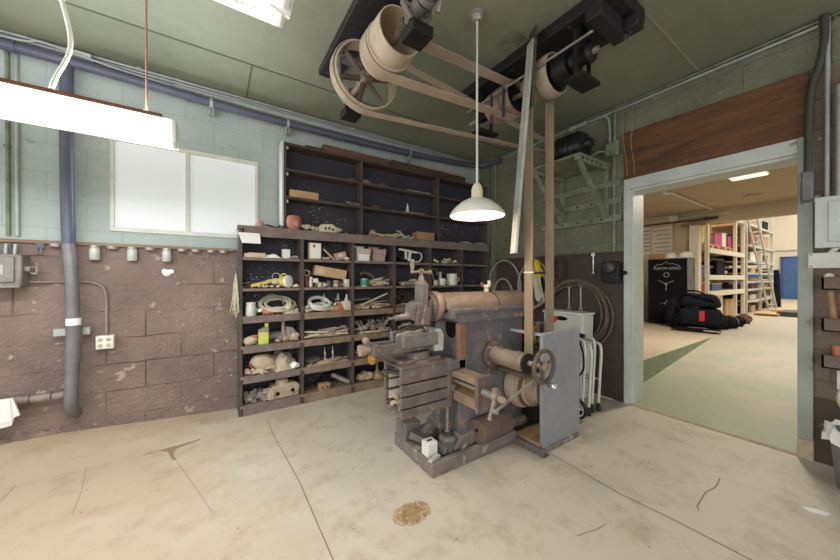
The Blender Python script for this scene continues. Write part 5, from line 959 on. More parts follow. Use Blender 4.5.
# string bundle on the end of the low unit
t = thing('string_bundle', 'frayed white string bundle hanging on the end of the low shelving', 'string', (.155, 3.09, 1.24))
b = MB(); rr = random.Random(5)
for i in range(16):
    x = rr.uniform(-.03, .02); b.tube([(0, 0, 0), (x * .6, -.02, -.08 - .05 * rr.random()), (x + rr.uniform(-.02, .02), -.02, -.2 - .12 * rr.random()), (x * 1.6, -.01, -.26 - .12 * rr.random())], .003, 5)
mesh('strand', b, 'hose_beige', t)
mesh('nail', MB().cyl((0, .02, .01), (0, -.03, .015), .004), 'steel', t)
# dusty grit on the boards
b = MB(); rr = random.Random(6)
for i in range(620):
    r = rr.choice([1, 2, 2, 3, 3, 3, 4, 4, 5, 5, 6, 'L']); x = rr.uniform(.23, 2.7)
    if min(abs(x - q) for q in DIV) < .03: continue
    b.box((x, rr.uniform(3.095, 3.28), ROW[r] + .009), (rr.uniform(.006, .02), rr.uniform(.006, .014), .006), (0, rr.uniform(-.4, .4), rr.uniform(0, 3)))
s = mesh('grit', b, 'dust'); tag(s, 'dusty grit and crumbs scattered over the pigeonhole boards', 'grit', kind='stuff')

# settle everything clear of the dividers, the back and the boards
bpy.context.view_layer.update()
for o, row in SHELF:
    P = [c.matrix_world @ Vector(q) for c in [o] + list(o.children) if c.type == 'MESH' for q in c.bound_box]
    lo = [min(p[k] for p in P) for k in range(3)]; hi = [max(p[k] for p in P) for k in range(3)]
    if row in (1, 2, 3, 4, 5, 6):
        mid = (lo[0] + hi[0]) / 2
        for a, b_ in zip(DIV, DIV[1:]):
            if a <= mid < b_:
                w0, w1 = a + .017, b_ - .017
                if hi[0] - lo[0] > w1 - w0: o.location.x += (w0 + w1) / 2 - mid
                elif lo[0] < w0: o.location.x += w0 - lo[0]
                elif hi[0] > w1: o.location.x += w1 - hi[0]
    if hi[1] > BY - .014 and not isinstance(row, float): o.location.y -= hi[1] - (BY - .014)
    z0 = row if isinstance(row, float) else ROW[row]
    if lo[2] < z0 + .001 and o.name.split('.')[0] not in ('hanging_card',): o.location.z += z0 + .001 - lo[2]
# ------------------------------------------------------------------ the wall with the doorway
t = thing('plywood_sheet', 'big stained brown plywood sheet covering the wall above the doorway', 'panel', (3.29, .85, 2.35))
mesh('sheet', MB().prism([(.283, 2.14), (1.40, 2.14), (1.408, 2.592), (.283, 2.572)], 3.282, 3.297, 'x'), 'wood_ply', t, .003, world=True)
for y in (.33, .85, 1.36):
    for z in (2.18, 2.53): mesh('screw', MB().lathe([(0, 0), (.006, 0), (.005, .002), (0, .002)], (3.282, y, z), (-1, 0, 0), 8), 'dark_steel', t, world=True)
for i, (y, dy, lab) in enumerate([(1.375, .03, 'curved thin reddish wire hanging over the plywood edge nearest the bracket'), (1.315, .01, 'straight thin reddish wire hanging beside the curved one on plywood')]):
    one('hanging_wire', lab, 'wire', MB().tube(smooth_path([(0, dy, .44), (0, dy, .2), (-.004, .02, .05), (0, .0, -.12), (-.004, -.01, -.25)]), .004, 6), 'pink_iron', (3.274, y, 2.42))
# motor bracket
B = thing('wall_bracket', 'green painted angle iron bracket shelf bolted high on the right wall', 'bracket', (3.0, 1.8, 2.2))
def bp_(name, mb, m='conduit_green', bev=.002): return mesh(name, mb, m, B, bev, world=True)
bp_('shelf_plate', MB().bb((2.74, 1.53, 2.315), (3.29, 2.07, 2.335)))
for y in (1.56, 2.03):
    bp_('arm', MB().bb((2.74, y - .02, 2.275), (3.29, y + .02, 2.315)))
    bp_('brace', MB().strip([(2.78, y, 2.285), (3.27, y, 1.80)], (0, .045, 0), .012)); bp_('upright', MB().bb((3.265, y - .022, 1.77), (3.295, y + .022, 2.30)))
for z in (2.13, 1.96, 1.79): bp_('wall_rail', MB().bb((3.27, 1.42, z - .03), (3.297, 2.30, z + .03)))
for y in (1.6, 1.7, 1.85, 2.02):
    for z in (1.79, 1.96): mesh('bolt', MB().lathe([(0, 0), (.012, 0), (.012, .010), (0, .012)], (3.27, y, z), (-1, 0, 0), 6), 'dark_steel', B, world=True)
for x in (2.80, 2.88, 2.96, 3.04, 3.12): mesh('bolt', MB().lathe([(0, 0), (.010, 0), (.010, .010), (0, .012)], (x, 1.54, 2.295), (0, -1, 0), 6), 'dark_steel', B, world=True)
t = thing('electric_motor', 'black ribbed electric motor standing on the green wall bracket', 'motor', (3.02, 1.8, 2.335))
mz = 2.505
mesh('body', MB().lathe([(0, -.155), (.06, -.155), (.115, -.14), (.135, -.10), (.138, .10), (.115, .14), (.06, .155), (0, .155)], (3.02, 1.77, mz), (0, 1, 0), 32), 'motor_black', t, 0, world=True)
for y in (1.68, 1.74, 1.80, 1.86): mesh('rib', MB().ring((3.02, y, mz), (0, 1, 0), .147, .13, .014, 32), 'motor_black', t, world=True)
mesh('foot', MB().bb((2.91, 1.66, 2.336), (3.13, 1.88, 2.38)), 'black_iron', t, .004, world=True)
mesh('end_bell', MB().lathe([(0, -.205), (.045, -.205), (.055, -.19), (.06, -.15), (0, -.15)], (3.02, 1.77, mz), (0, 1, 0), 24), 'motor_black', t, world=True)
mesh('pulley', MB().cyl((3.02, 1.92, 2.56), (3.02, 2.0, 2.56), .04).cyl((3.02, 1.75, mz), (3.02, 2.0, mz), .02).bb((2.99, 1.99, mz), (3.05, 2.005, 2.60)), 'dark_steel', t, world=True)
# conduits of this wall
conduit('conduit', 'upper thin pale conduit under the ceiling on the doorway wall', [(3.285, 3.25, 2.868), (3.285, .30, 2.872), (3.285, .20, 2.866), (3.285, .18, 2.85)], .010, 'conduit_green', (), 2)
conduit('conduit', 'lower thin pale conduit under the ceiling on the doorway wall', [(3.28, 3.25, 2.838), (3.28, .25, 2.84)], .010, 'conduit', [(3.285, .7, 2.84), (3.285, 2.4, 2.84)], 1)
t = thing('conduit_joint', 'grey conduit coupling above the motor near the ceiling', 'coupling', (3.28, 1.86, 2.84)); mesh('body', MB().cyl((3.28, 1.76, 2.84), (3.28, 1.92, 2.84), .026), 'conduit', t, .003, world=True); mesh('nut', MB().lathe([(0, 0), (.032, 0), (.032, .02), (0, .02)], (3.28, 1.92, 2.84), (0, 1, 0), 6), 'conduit', t, world=True)
conduit('wall_conduit', 'thin conduit bending down from the ceiling run beside the green switch box', [(3.28, 1.76, 2.84), (3.285, 1.60, 2.835), (3.285, 1.545, 2.79), (3.285, 1.53, 2.68), (3.285, 1.53, 2.53)], .012, 'conduit')
conduit('wall_conduit', 'thicker green conduit running straight up from the green switch box', [(3.285, 1.485, CZ - .01), (3.285, 1.485, 2.53)], .014, 'conduit_green', (), 1)
t = thing('switch_box', 'green painted junction box on the wall beside the plywood', 'electrical box', (3.26, 1.495, 2.45))
mesh('body', MB().bb((3.235, 1.435, 2.395), (3.297, 1.555, 2.53)), 'conduit_green', t, .008, world=True); mesh('cover', MB().bb((3.228, 1.445, 2.405), (3.236, 1.545, 2.52)), 'conduit_green', t, .004, world=True)
conduit('wall_conduit', 'green conduit dropping from the green junction box to the dark wall band', [(3.283, 1.49, 2.40), (3.283, 1.49, 1.46)], .016, 'conduit_green', [(3.287, 1.49, 1.9), (3.287, 1.49, 1.53)], 1)
conduit('motor_lead', 'dark cable from green junction box curving back to the motor', [(3.24, 1.55, 2.45), (3.2, 1.60, 2.46), (3.15, 1.66, 2.42), (3.10, 1.72, 2.44)], .009, 'conduit_green')
conduit('corner_pipe', 'thin grey vertical pipe in the room corner beside the tall shelving', [(3.27, 3.03, 2.84), (3.268, 3.035, 1.50)], .014, 'conduit', [(3.275, 3.04, 2.0)], 1)
conduit('corner_pipe', 'dark vertical pipe just behind the thin grey one in the corner', [(3.27, 3.10, 2.80), (3.27, 3.10, 1.47)], .022, 'dark_steel', (), 1)
# what hangs on the dark band
def hang(y, z): return (WX - .022, y, z)
def wall_wrench(lab, y, z, l, m, up=True, both=True):
    t = thing('wrench', lab, 'wrench', (WX - .03, y, z)); w = l * .085
    s = 1 if up else -1
    mesh('handle', MB().bb((-.006, -w * .45, -l / 2 + w), (.006, w * .45, l / 2 - w)), m, t, .003)
    mesh('ring_end', MB().ring((0, 0, s * l / 2), (1, 0, 0), w * 1.1, w * .55, .014, 18), m, t)
    P = [(-w * .4, -l / 2 + w * 1.2), (-w, -l / 2 + .2 * w), (-w * 1.0, -l / 2 - w * .7), (-w * .45, -l / 2 - w), (-w * .4, -l / 2), (w * .4, -l / 2), (w * .45, -l / 2 - w), (w, -l / 2 - w * .7), (w, -l / 2 + .2 * w), (w * .4, -l / 2 + w * 1.2)]
    mesh('open_end', MB().prism([(a, s * b) for a, b in P], -.008, .008, 'x'), m, t, .002)
    mesh('nail', MB().cyl((.025, 0, s * l / 2 + .0), (-.012, 0, s * l / 2 + .008), .004), 'steel', t)
wall_wrench('bright steel wrench hanging on the dark band near the doorway', 1.682, 1.345, .19, 'bright_steel')
wall_wrench('dusty wrench hanging lower, nearer the white tub and belts', 1.945, .985, .24, 'tin'); wall_wrench('dusty wrench hanging beside the wire coil, nearer the doorway of two', 1.815, 1.0, .27, 'tin')
t = thing('lever_switch', 'dark iron lever switch box on the dark band beside the door frame', 'electrical box', (3.24, 1.48, 1.16))
mesh('body', MB().bb((3.20, 1.415, 1.155), (3.288, 1.57, 1.36)), 'black_iron', t, .012, world=True); mesh('cover', MB().lathe([(0, 0), (.055, 0), (.06, .02), (.05, .04), (0, .05)], (3.2, 1.49, 1.30), (-1, 0, 0), 22).bb((3.185, 1.435, 1.30), (3.2, 1.55, 1.345)), 'dark_steel', t, .003, world=True); mesh('lever', MB().cyl((3.23, 1.415, 1.25), (3.23, 1.375, 1.25), .014).ball((3.23, 1.37, 1.25), .02), 'black_iron', t, world=True)
t = thing('wall_shelf', 'small dark wooden shelf on the dark band behind the belts', 'shelf', (3.22, 2.2, 1.25))
mesh('board', MB().bb((3.15, 1.98, 1.25), (3.288, 2.45, 1.27)), 'wood_dark', t, .002, world=True); mesh('end_panel', MB().bb((3.16, 1.98, 1.20), (3.288, 2.0, 1.40)), 'wood_dark', t, .002, world=True); mesh('top_board', MB().bb((3.2, 1.98, 1.39), (3.288, 2.45, 1.405)), 'wood_dark', t, .002, world=True)
def loops(nm, lab, yc, zc, specs, r, m, x=3.24):
    t = thing('hanging_' + nm, lab, 'hose' if 'hose' in nm else 'wire', (x, yc, zc))
    P = []
    n = 40
    for j, (ry, rz, oy, oz, ox) in enumerate(specs):
        for k in range(n):
            a = 2 * PI * k / n + PI / 2; f = k / n; nx = specs[min(j + 1, len(specs) - 1)]
            P.append((ox * (1 - f) + nx[4] * f, (oy * (1 - f) + nx[2] * f) + (ry * (1 - f) + nx[0] * f) * math.cos(a), (oz * (1 - f) + nx[3] * f) + (rz * (1 - f) + nx[1] * f) * math.sin(a)))
    mesh('coil', MB().tube(P, r, 8), m, t); mesh('nail', MB().cyl((.03, 0, specs[0][1] - .02), (-.05, 0, specs[0][1] - .012), .006), 'steel', t)
    return t
t = thing('hanging_hose', 'pair of tan hose loops hanging on the dark wall behind the ram', 'hose', (3.24, 2.84, 1.08))
for nm_, ry, rz_, oz in (('outer_loop', .275, .355, 0), ('inner_loop', .175, .27, -.16)):
    mesh(nm_, MB().tube([(-.01 if ry > .2 else -.03, ry * math.cos(2 * PI * k / 40), oz + rz_ * math.sin(2 * PI * k / 40)) for k in range(40)], .012, 8, True), 'hose_grey', t)
mesh('nail', MB().cyl((.03, 0, .335), (-.05, 0, .343), .006), 'steel', t)
loops('hose_coil', 'thin hose loop half hidden behind the hanging yellow and white cloth', 2.40, 1.13, [(.22, .30, 0, 0, .01), (.20, .26, 0, -.02, -.01)], .013, 'hose_grey')
loops('wire_coil', 'large coil of rusty brown wire rope hanging beside the door frame', 1.86, .85, [(.33, .335, 0, 0, 0), (.31, .33, -.01, -.01, -.02), (.34, .32, .01, -.02, .01), (.29, .33, .02, 0, -.03), (.32, .30, 0, -.03, -.01), (.36, .36, -.02, -.04, .0)], .0075, 'hose_brown', 3.245)
t = thing('hanging_cloth', 'white rag with yellow top hanging on the dark wall between the belts', 'cloth', (3.21, 2.28, 1.40))
def cl_(w0, w1, h, z0, s, x=0.):
    return lambda u, v: (x - .02 * math.sin(7 * u + s) - .012 * math.sin(4 * v), (u - .5) * (w0 + (w1 - w0) * v) + .02 * math.sin(3 * v + s), z0 - h * v * (1 + .08 * math.sin(9 * u + s)))
mesh('white_cloth', MB().sheet(cl_(.08, .13, .42, -.03, 1), 10, 12, .005), 'rag_white', t); mesh('yellow_cloth', MB().sheet(cl_(.07, .12, .20, .01, 2.2, -.022), 8, 6, .005), 'rag_yellow', t); mesh('nail', MB().cyl((.06, 0, -.01), (-.03, 0, .005), .005), 'steel', t)
t = thing('white_tub', 'white plastic tub with an oval hand hole behind the belt guard', 'tub', (3.05, 1.84, 0))
mesh('body', MB().prism([(1.66, 0), (2.04, 0), (2.065, .83), (1.63, .83)], 2.98, 3.18, 'x'), 'white_paint', t, .012, world=True); mesh('rim', MB().prism([(2.97, .832), (3.19, .832), (3.20, .855), (2.966, .855)], 1.622, 2.073, 'y'), 'white', t, .010, world=True); mesh('hand_hole', MB().prism([(1.86 + .07 * math.cos(2 * PI * k / 20), .785 + .022 * math.sin(2 * PI * k / 20)) for k in range(20)], 2.976, 2.979, 'x'), 'black', t, world=True)
# folded walking frames
def walker(lab, x, y, n, wheel, rz):
    t = thing('folded_walker', lab, 'walking frame', (x, y, 0), (0, 0, rz))
    for i in range(n):
        xo = .075 * i; h = .66 - .05 * (i % 2)
        mesh('tube_frame', MB().tube(smooth_path([(xo - .02, .0, .06), (xo, .0, .35), (xo + .01, .0, h - .05), (xo - .0, .05, h), (xo - .03, .24, h), (xo - .04, .30, h - .06), (xo - .05, .30, .06)], 5), .0125, 10), 'white_paint', t)
        for yy, xx in ((0, xo - .021), (.30, xo - .051)): mesh('rubber_foot', MB().lathe([(.0, 0), (.02, 0), (.02, .03), (.015, .075), (.0, .075)], (xx, yy, 0), n=14), 'rubber', t)
        mesh('cross_bar', MB().tube([(xo, 0, .28), (xo - .04, .30, .28)], .010, 8), 'white_paint', t)
    mesh('grip', MB().tube([(-.03, .08, .665), (-.03, .22, .665)], .019, 10), 'rubber', t)
    if wheel:
        wq = mesh('wheel', MB().ring((-.085, -.01, .085), (1, .25, 0), .085, .068, .03, 30), 'rubber', t); mesh('hub', MB().ring((-.085, -.01, .085), (1, .25, 0), .068, .055, .02, 26).lathe([(0, -.016), (.02, -.016), (.02, .016), (0, .016)], (-.085, -.01, .085), (1, .25, 0), 16).tube([(-.085, -.01, .025), (-.085, -.01, .145)], .006).tube([(-.068, -.065, .085), (-.102, .045, .085)], .006), 'white', wq)
        mesh('side_plate', MB().box((-.07, .02, .36), (.012, .10, .36), (0, 0, .25)), 'panel_grey', t, .004); mesh('cable', MB().tube(smooth_path([(-.05, .0, .66), (-.06, -.05, .55), (-.05, -.04, .42), (-.08, 0, .34)]), .008), 'black', t)
    return t
walker('white folded walking frame with a wheel, leaning beside the belt guard', 2.67, 1.455, 2, True, -.25)
walker('white folded walking frame without a visible wheel, closest to the door frame', 2.84, 1.46, 2, False, -.3)
t = thing('crate', 'dark wooden crate standing behind the belt guard', 'crate', (2.42, 1.62, 0))
for z in (.05, .2, .35, .5): mesh('board', MB().bb((2.15, 1.50, z), (2.50, 1.512, z + .12)).bb((2.15, 1.788, z), (2.50, 1.80, z + .12)).bb((2.15, 1.512, z), (2.162, 1.788, z + .12)).bb((2.488, 1.512, z), (2.50, 1.788, z + .12)), 'wood_dark', t, 0, world=True)
mesh('top', MB().bb((2.14, 1.49, .63), (2.51, 1.81, .645)), 'wood_dark', t, .002, world=True)
mesh('corner_post', MB().bb((2.165, 1.515, 0), (2.2, 1.55, .63)).bb((2.45, 1.515, 0), (2.485, 1.55, .63)).bb((2.165, 1.75, 0), (2.2, 1.785, .63)).bb((2.45, 1.75, 0), (2.485, 1.785, .63)), 'wood_dark', t, 0, world=True)
for (p, q, lab) in (((2.40, 1.66, .73), (2.44, 1.56, .87), 'tilted red tool handle showing above the belt guard rail'), ((2.25, 1.76, .66), (2.235, 1.79, .86), 'upright red tool handle between the two belt strands')):
    t = thing('red_handle_tool', lab, 'tool', p); mesh('grip', MB().tube([Vector(p).lerp(Vector(q), f) for f in (0, .5, 1)], [.017, .02, .016], 12), 'red', t, world=True); mesh('shank', MB().cyl(p, Vector(p) - (Vector(q) - Vector(p)) * .4, .007), 'steel', t, world=True)
for i, (x, y, lab) in enumerate([(2.33, 1.68, 'grey spool above the guard rail, closer to the belts'), (2.36, 1.60, 'grey spool above the guard rail, beside the red handle')]):
    t = thing('spool', lab, 'spool', (x, y, .645)); mesh('drum', MB().lathe([(0, 0), (.04, 0), (.04, .012), (.025, .016), (.025, .16), (.04, .164), (.04, .18), (0, .18)], n=20), 'hose_grey', t); mesh('hub', MB().lathe([(0, .18), (.015, .18), (.015, .19), (0, .19)], n=12), 'dark_steel', t)
t = thing('yellow_tape_holder', 'bright yellow plastic tool on the crate behind the belt strand', 'tool', (2.21, 1.66, .645)); mesh('body', MB().prism([(-.03, 0), (.06, 0), (.06, .05), (.04, .10), (.05, .15), (.0, .16), (-.03, .09)], -.02, .02, 'y'), 'rag_yellow', t, .006); mesh('clip', MB().box((.07, 0, .06), (.03, .03, .04)), 'black', t, .003)
# right end of the wall: panel board and tools
t = thing('breaker_box', 'pale grey steel breaker panel on the wall past the doorway', 'electrical panel', (3.2, .1, 1.55))
mesh('body', MB().bb((3.20, -.22, 1.39), (3.287, .258, 1.712)), 'panel_grey', t, .004, world=True); d = mesh('door', MB().bb((3.192, -.18, 1.425), (3.20, .205, 1.678)), 'panel_grey', t, .004, world=True)
for z in (1.50, 1.62): mesh('hinge', MB().cyl((3.19, .203, z - .015), (3.19, .203, z + .015), .006), 'conduit', d, world=True)
t = thing('cover_plate', 'white painted blank cover plate below the breaker panel', 'electrical box', (3.26, .24, 1.31))
mesh('plate', MB().bb((3.235, .135, 1.262), (3.288, .288, 1.362)), 'white_paint', t, .005, world=True)
for y in (.15, .274):
    for z in (1.275, 1.35): mesh('screw', MB().lathe([(0, 0), (.006, 0), (.006, .003), (0, .004)], (3.235, y, z), (-1, 0, 0), 8), 'steel', t, world=True)
mesh('nipple', MB().cyl((3.26, .20, 1.36), (3.26, .17, 1.40), .014), 'white_paint', t, world=True)
conduit('wall_conduit', 'pale conduit going straight up from the breaker panel, closer to the doorway', [(3.26, .213, 1.71), (3.26, .21, 2.86)], .011, 'conduit', (), 1)
conduit('wall_conduit', 'second pale conduit entering the breaker panel top at the picture edge', [(3.25, .165, 1.71), (3.25, .165, 2.40), (3.25, .10, 2.45)], .016, 'conduit', (), 1)
conduit('wall_conduit', 'thick dark conduit coming down from the ceiling above the panel', [(3.25, .222, CZ - .01), (3.255, .225, 2.70), (3.26, .25, 2.55), (3.25, .275, 2.44), (3.25, .285, 2.2), (3.25, .287, 1.90)], .020, 'dark_conduit')
t = thing('pull_box', 'dark grey conduit elbow box beside the doorway post', 'electrical box', (3.25, .285, 1.8))
mesh('body', MB().bb((3.215, .262, 1.70), (3.288, .318, 1.90)), 'pipe_grey', t, .012, world=True); mesh('nipple', MB().cyl((3.25, .28, 1.715), (3.25, .24, 1.715), .02), 'conduit', t, world=True)
for i, (z, lab) in enumerate([(1.165, 'brown wooden tool pocket highest on the wall end'), (.905, 'brown wooden tool pocket holding the mallet handle'), (.675, 'brown wooden tool pocket lowest on the wall end')]):
    t = thing('tool_pocket', lab, 'holder', (3.24, .15, z)); h = .085
    mesh('front', MB().bb((3.19, -.15, z - h / 2), (3.205, .232, z + h / 2)), 'end_lower', t, .003, world=True); mesh('end', MB().bb((3.19, .217, z - h / 2), (3.288, .232, z + h / 2)).bb((3.19, -.15, z - h / 2), (3.288, -.135, z + h / 2)), 'end_lower', t, .003, world=True)
    mesh('bottom', MB().bb((3.19, -.15, z - h / 2), (3.288, .232, z - h / 2 + .012)), 'end_lower', t, 0, world=True)
t = thing('mallet', 'wooden handled mallet standing upright in the middle tool pocket', 'mallet', (3.235, .19, .88)); mesh('handle', MB().tube([(3.24, .182, .88), (3.235, .205, 1.20)], [.016, .013], 10), 'wood', t, world=True); mesh('head', MB().cyl((3.20, .20, 1.21), (3.275, .21, 1.21), .02), 'cream', t, .002, world=True); mesh('ferrule', MB().cyl((3.24, .183, .90), (3.239, .187, .95), .0175), 'orange', t, world=True)
t = thing('chisel', 'short tool with orange wooden handle in the lowest tool pocket', 'chisel', (3.24, .175, .66)); mesh('handle', MB().tube([(3.24, .175, .68), (3.24, .175, .78)], [.016, .018], 10), 'orange', t, world=True); mesh('blade', MB().bb((3.235, .165, .65), (3.243, .185, .68)), 'steel', t, world=True)
one('paper_note', 'blank white paper curling off the wall below the tool pockets', 'paper', MB().sheet(lambda u, v: (-.03 * math.sin(2 * u), -.14 * u, -.12 * v - .03 * u), 5, 5, .002), 'paper', (3.27, .175, .62))
loops('wire_coil', 'pale wire coil hanging low at the wall end above the waste bin', .08, .47, [(.09, .10, 0, 0, 0), (.085, .095, 0, 0, -.02), (.09, .10, 0, -.02, 0)], .008, 'hose_beige', 3.24)
t = thing('waste_bin', 'grey waste bin with crumpled white liner at the wall end', 'bin', (3.0, .06, 0))
mesh('body', MB().lathe([(0, 0), (.10, 0), (.105, .01), (.13, .33), (.122, .33), (.098, .015), (0, .012)], n=28), 'pipe_grey', t)
rr = random.Random(9); b = MB(); nn = 36; rg = []
for j, (r0, z0, am) in enumerate([(.120, .30, 0), (.126, .345, .006), (.140, .35, .008), (.146, .31, .012), (.142, .27, .016)]):
    rg.append([b.b.verts.new(((r0 + am * math.sin(k * 2.3 + j)) * math.cos(2 * PI * k / nn), (r0 + am * math.sin(k * 2.3 + j)) * math.sin(2 * PI * k / nn), z0 + am * math.sin(k * 1.7))) for k in range(nn)])
for A, C_ in zip(rg, rg[1:]):
    for k in range(nn): b.b.faces.new((A[k], A[(k + 1) % nn], C_[(k + 1) % nn], C_[k]))
mesh('liner', b, 'paper', t)
# ------------------------------------------------------------------ what stands beyond the doorway
t = thing('safe', 'tall black gun safe with white lettering on its door beyond the doorway', 'safe', (7.35, 2.37, PZ), (0, 0, -PI / 2))
# local x along the door front, local -y faces the doorway
W_, D_, H_ = .64, .52, 1.30
mesh('body', MB().box((0, D_ / 2, H_ / 2), (W_, D_, H_)), 'pipe_grey', t, .012)['label'] = 'grey side of the body'
dr_ = mesh('door', MB().box((0, -.012, H_ / 2), (W_ - .02, .03, H_ - .04)), 'black', t, .006)
def text_mesh(name, txt, size, loc, parent, m, ext=.002):
    c = bpy.data.curves.new(name, 'FONT'); c.body = txt; c.size = size; c.align_x = 'CENTER'; c.align_y = 'CENTER'; c.extrude = ext
    o = bpy.data.objects.new(name, c); COL.objects.link(o); bpy.context.view_layer.update()
    me = bpy.data.meshes.new_from_object(o.evaluated_get(bpy.context.evaluated_depsgraph_get())); bpy.data.objects.remove(o)
    me.materials.append(MATS[m]); k = bpy.data.objects.new(name, me); COL.objects.link(k); k.parent = parent; k.location = loc; k.rotation_euler = (PI / 2, 0, 0); return k
text_mesh('lettering', 'YUKON GOLD', .066, (0, -.029, 1.10), dr_, 'tin')
mesh('mountain_emblem', MB().strip([(-.20, -.03, 1.145), (-.13, -.03, 1.185), (-.09, -.03, 1.17), (-.01, -.03, 1.225), (.05, -.03, 1.18), (.09, -.03, 1.195), (.20, -.03, 1.145)], (0, .003, 0), .006), 'tin', dr_)
mesh('dial', MB().ring((0, -.034, .975), (0, 1, 0), .045, .039, .02, 26), 'tin', dr_)
hb = mesh('handle', MB().lathe([(0, 0), (.02, 0), (.02, .035), (0, .04)], (0, -.026, .80), (0, -1, 0), 16), 'steel', dr_)
for a in (90 + 60, 90 - 60, 270):
    pass
mesh('spoke', MB().tube([(0, -.055, .80), (-.12, -.06, .865)], .008).tube([(0, -.055, .80), (.12, -.06, .865)], .008).tube([(0, -.055, .80), (0, -.06, .68)], .008), 'bright_steel', dr_)
mesh('ornament', MB().strip([(-.11, -.029, .40), (-.04, -.029, .43), (0, -.029, .42), (.04, -.029, .43), (.11, -.029, .40)], (0, .003, 0), .005).strip([(0, -.029, .50), (0, -.029, .33)], (0, .003, 0), .005).ring((0, -.029, .42), (0, 1, 0), .035, .028, .003, 20), 'tin', dr_)
def hat(lab, x, y):
    t = thing('hard_hat', lab, 'hat', (x, y, PZ + H_ + .0)); mesh('shell', MB().lathe([(.108, .012), (.106, .05), (.092, .085), (.062, .11), (.03, .12), (0, .122)], n=26), 'enamel', t)
    mesh('brim', MB().lathe([(.0, .002), (.125, .002), (.125, .010), (.1, .014)], n=26), 'enamel', t); return t
hat('white hard hat on top of the black safe, beside the carton', 7.5, 2.36); hat('white hard hat on the safe edge nearest the rack', 7.5, 2.14)
t = thing('carton', 'small brown carton on top of the black safe', 'box', (7.5, 2.56, PZ + H_), (0, 0, .1)); mesh('body', MB().box((0, 0, .05), (.24, .26, .10)), 'wood', t, .004); mesh('flap', MB().box((0, 0, .102), (.23, .25, .004)), 'card', t)
one('grey_cabinet', 'dim grey cabinet edge between the door frame and the safe', 'cabinet', MB().box((0, 0, .38), (.3, .3, .76)).box((-.151, 0, .4), (.005, .26, .66)), 'pipe_grey', (7.3, 2.98, PZ), bev=.006)
one('skirting_box', 'low pale box on the floor beside the safe', 'box', MB().box((0, 0, .12), (.2, .25, .24)).box((0, 0, .245), (.21, .26, .012)), 'card_pale', (6.95, 2.78, PZ), bev=.004)
# notices
for i, (y, w, z, h, lab) in enumerate([(2.635, .36, 1.97, .62, 'large white notice sheet with dark lines on the wall above the safe'), (2.94, .2, 2.0, .60, 'narrow white notice sheet beside the large one')]):
    t = thing('notice_sign', lab, 'notice', (7.89, y, z)); mesh('sheet', MB().bb((7.885, y - w / 2, z - h / 2), (7.897, y + w / 2, z + h / 2)), 'hall_wall', t, world=True)
    b = MB()
    for k in range(6): b.bb((7.883, y - w * .42, z + h * (.36 - .14 * k)), (7.885, y + w * (.42 - .1 * (k % 3)), z + h * (.36 - .14 * k) + .014))
    mesh('line', b, 'pipe_grey' if i == 0 else 'dark_steel', t, world=True)
t = thing('wall_rod', 'dark horizontal rod fixed along the wall above the notices', 'rod', (7.85, 2.4, 2.34)); mesh('rod', MB().cyl((7.85, 3.6, 2.34), (7.85, 1.75, 2.335), .016), 'wood_brown', t, world=True); mesh('grip', MB().cyl((7.85, 1.95, 2.336), (7.85, 1.75, 2.335), .026), 'wood_dark', t, world=True)
conduit('wall_conduit', 'thin conduit dropping from the passage ceiling behind the safe', [(7.88, 2.44, 2.42), (7.88, 2.445, 1.7)], .012, 'tan_wall', (), 1)
t = thing('ceiling_box', 'round white ceiling box with conduit on the passage ceiling', 'electrical box', (5.58, 1.79, 2.49)); mesh('box', MB().lathe([(0, -.06), (.06, -.06), (.065, -.05), (.065, 0), (0, 0)], (5.58, 1.79, 2.5), n=18), 'white_paint', t, world=True); mesh('conduit', MB().tube([(5.58, 1.79, 2.475), (5.3, 1.80, 2.48), (5.0, 1.9, 2.48)], .02).tube([(5.58, 1.79, 2.475), (7.70, 1.80, 2.48)], .014), 'white_paint', t, world=True)
t = thing('wall_junction', 'white junction box high on the passage wall above the safe', 'electrical box', (7.86, 2.42, 2.40)); mesh('box', MB().bb((7.83, 2.34, 2.36), (7.899, 2.50, 2.47)), 'hall_wall', t, .006, world=True); mesh('conduit', MB().cyl((7.87, 2.5, 2.41), (7.87, 4.2, 2.41), .014).cyl((7.87, 2.34, 2.41), (7.87, 1.6, 2.41), .014), 'hall_wall', t, world=True)
t = thing('ceiling_light', 'flat bright light fixture on the passage ceiling', 'light fixture', (5.46, .955, 2.49)); mesh('frame', MB().bb((5.28, .78, 2.47), (5.64, 1.13, 2.499)), 'white', t, .004, world=True); mesh('diffuser', MB().bb((5.30, .80, 2.455), (5.62, 1.11, 2.47)), 'glow_tube', t, world=True)
t = thing('smoke_detector', 'round white detector on the passage ceiling', 'detector', (7.02, 1.17, 2.5)); mesh('body', MB().lathe([(0, -.035), (.07, -.035), (.10, -.02), (.10, 0), (0, 0)], (7.02, 1.17, 2.5), n=24), 'tan_ceiling', t, world=True); mesh('rim', MB().ring((7.02, 1.17, 2.496), (0, 0, 1), .115, .10, .008, 24), 'beige', t, world=True)
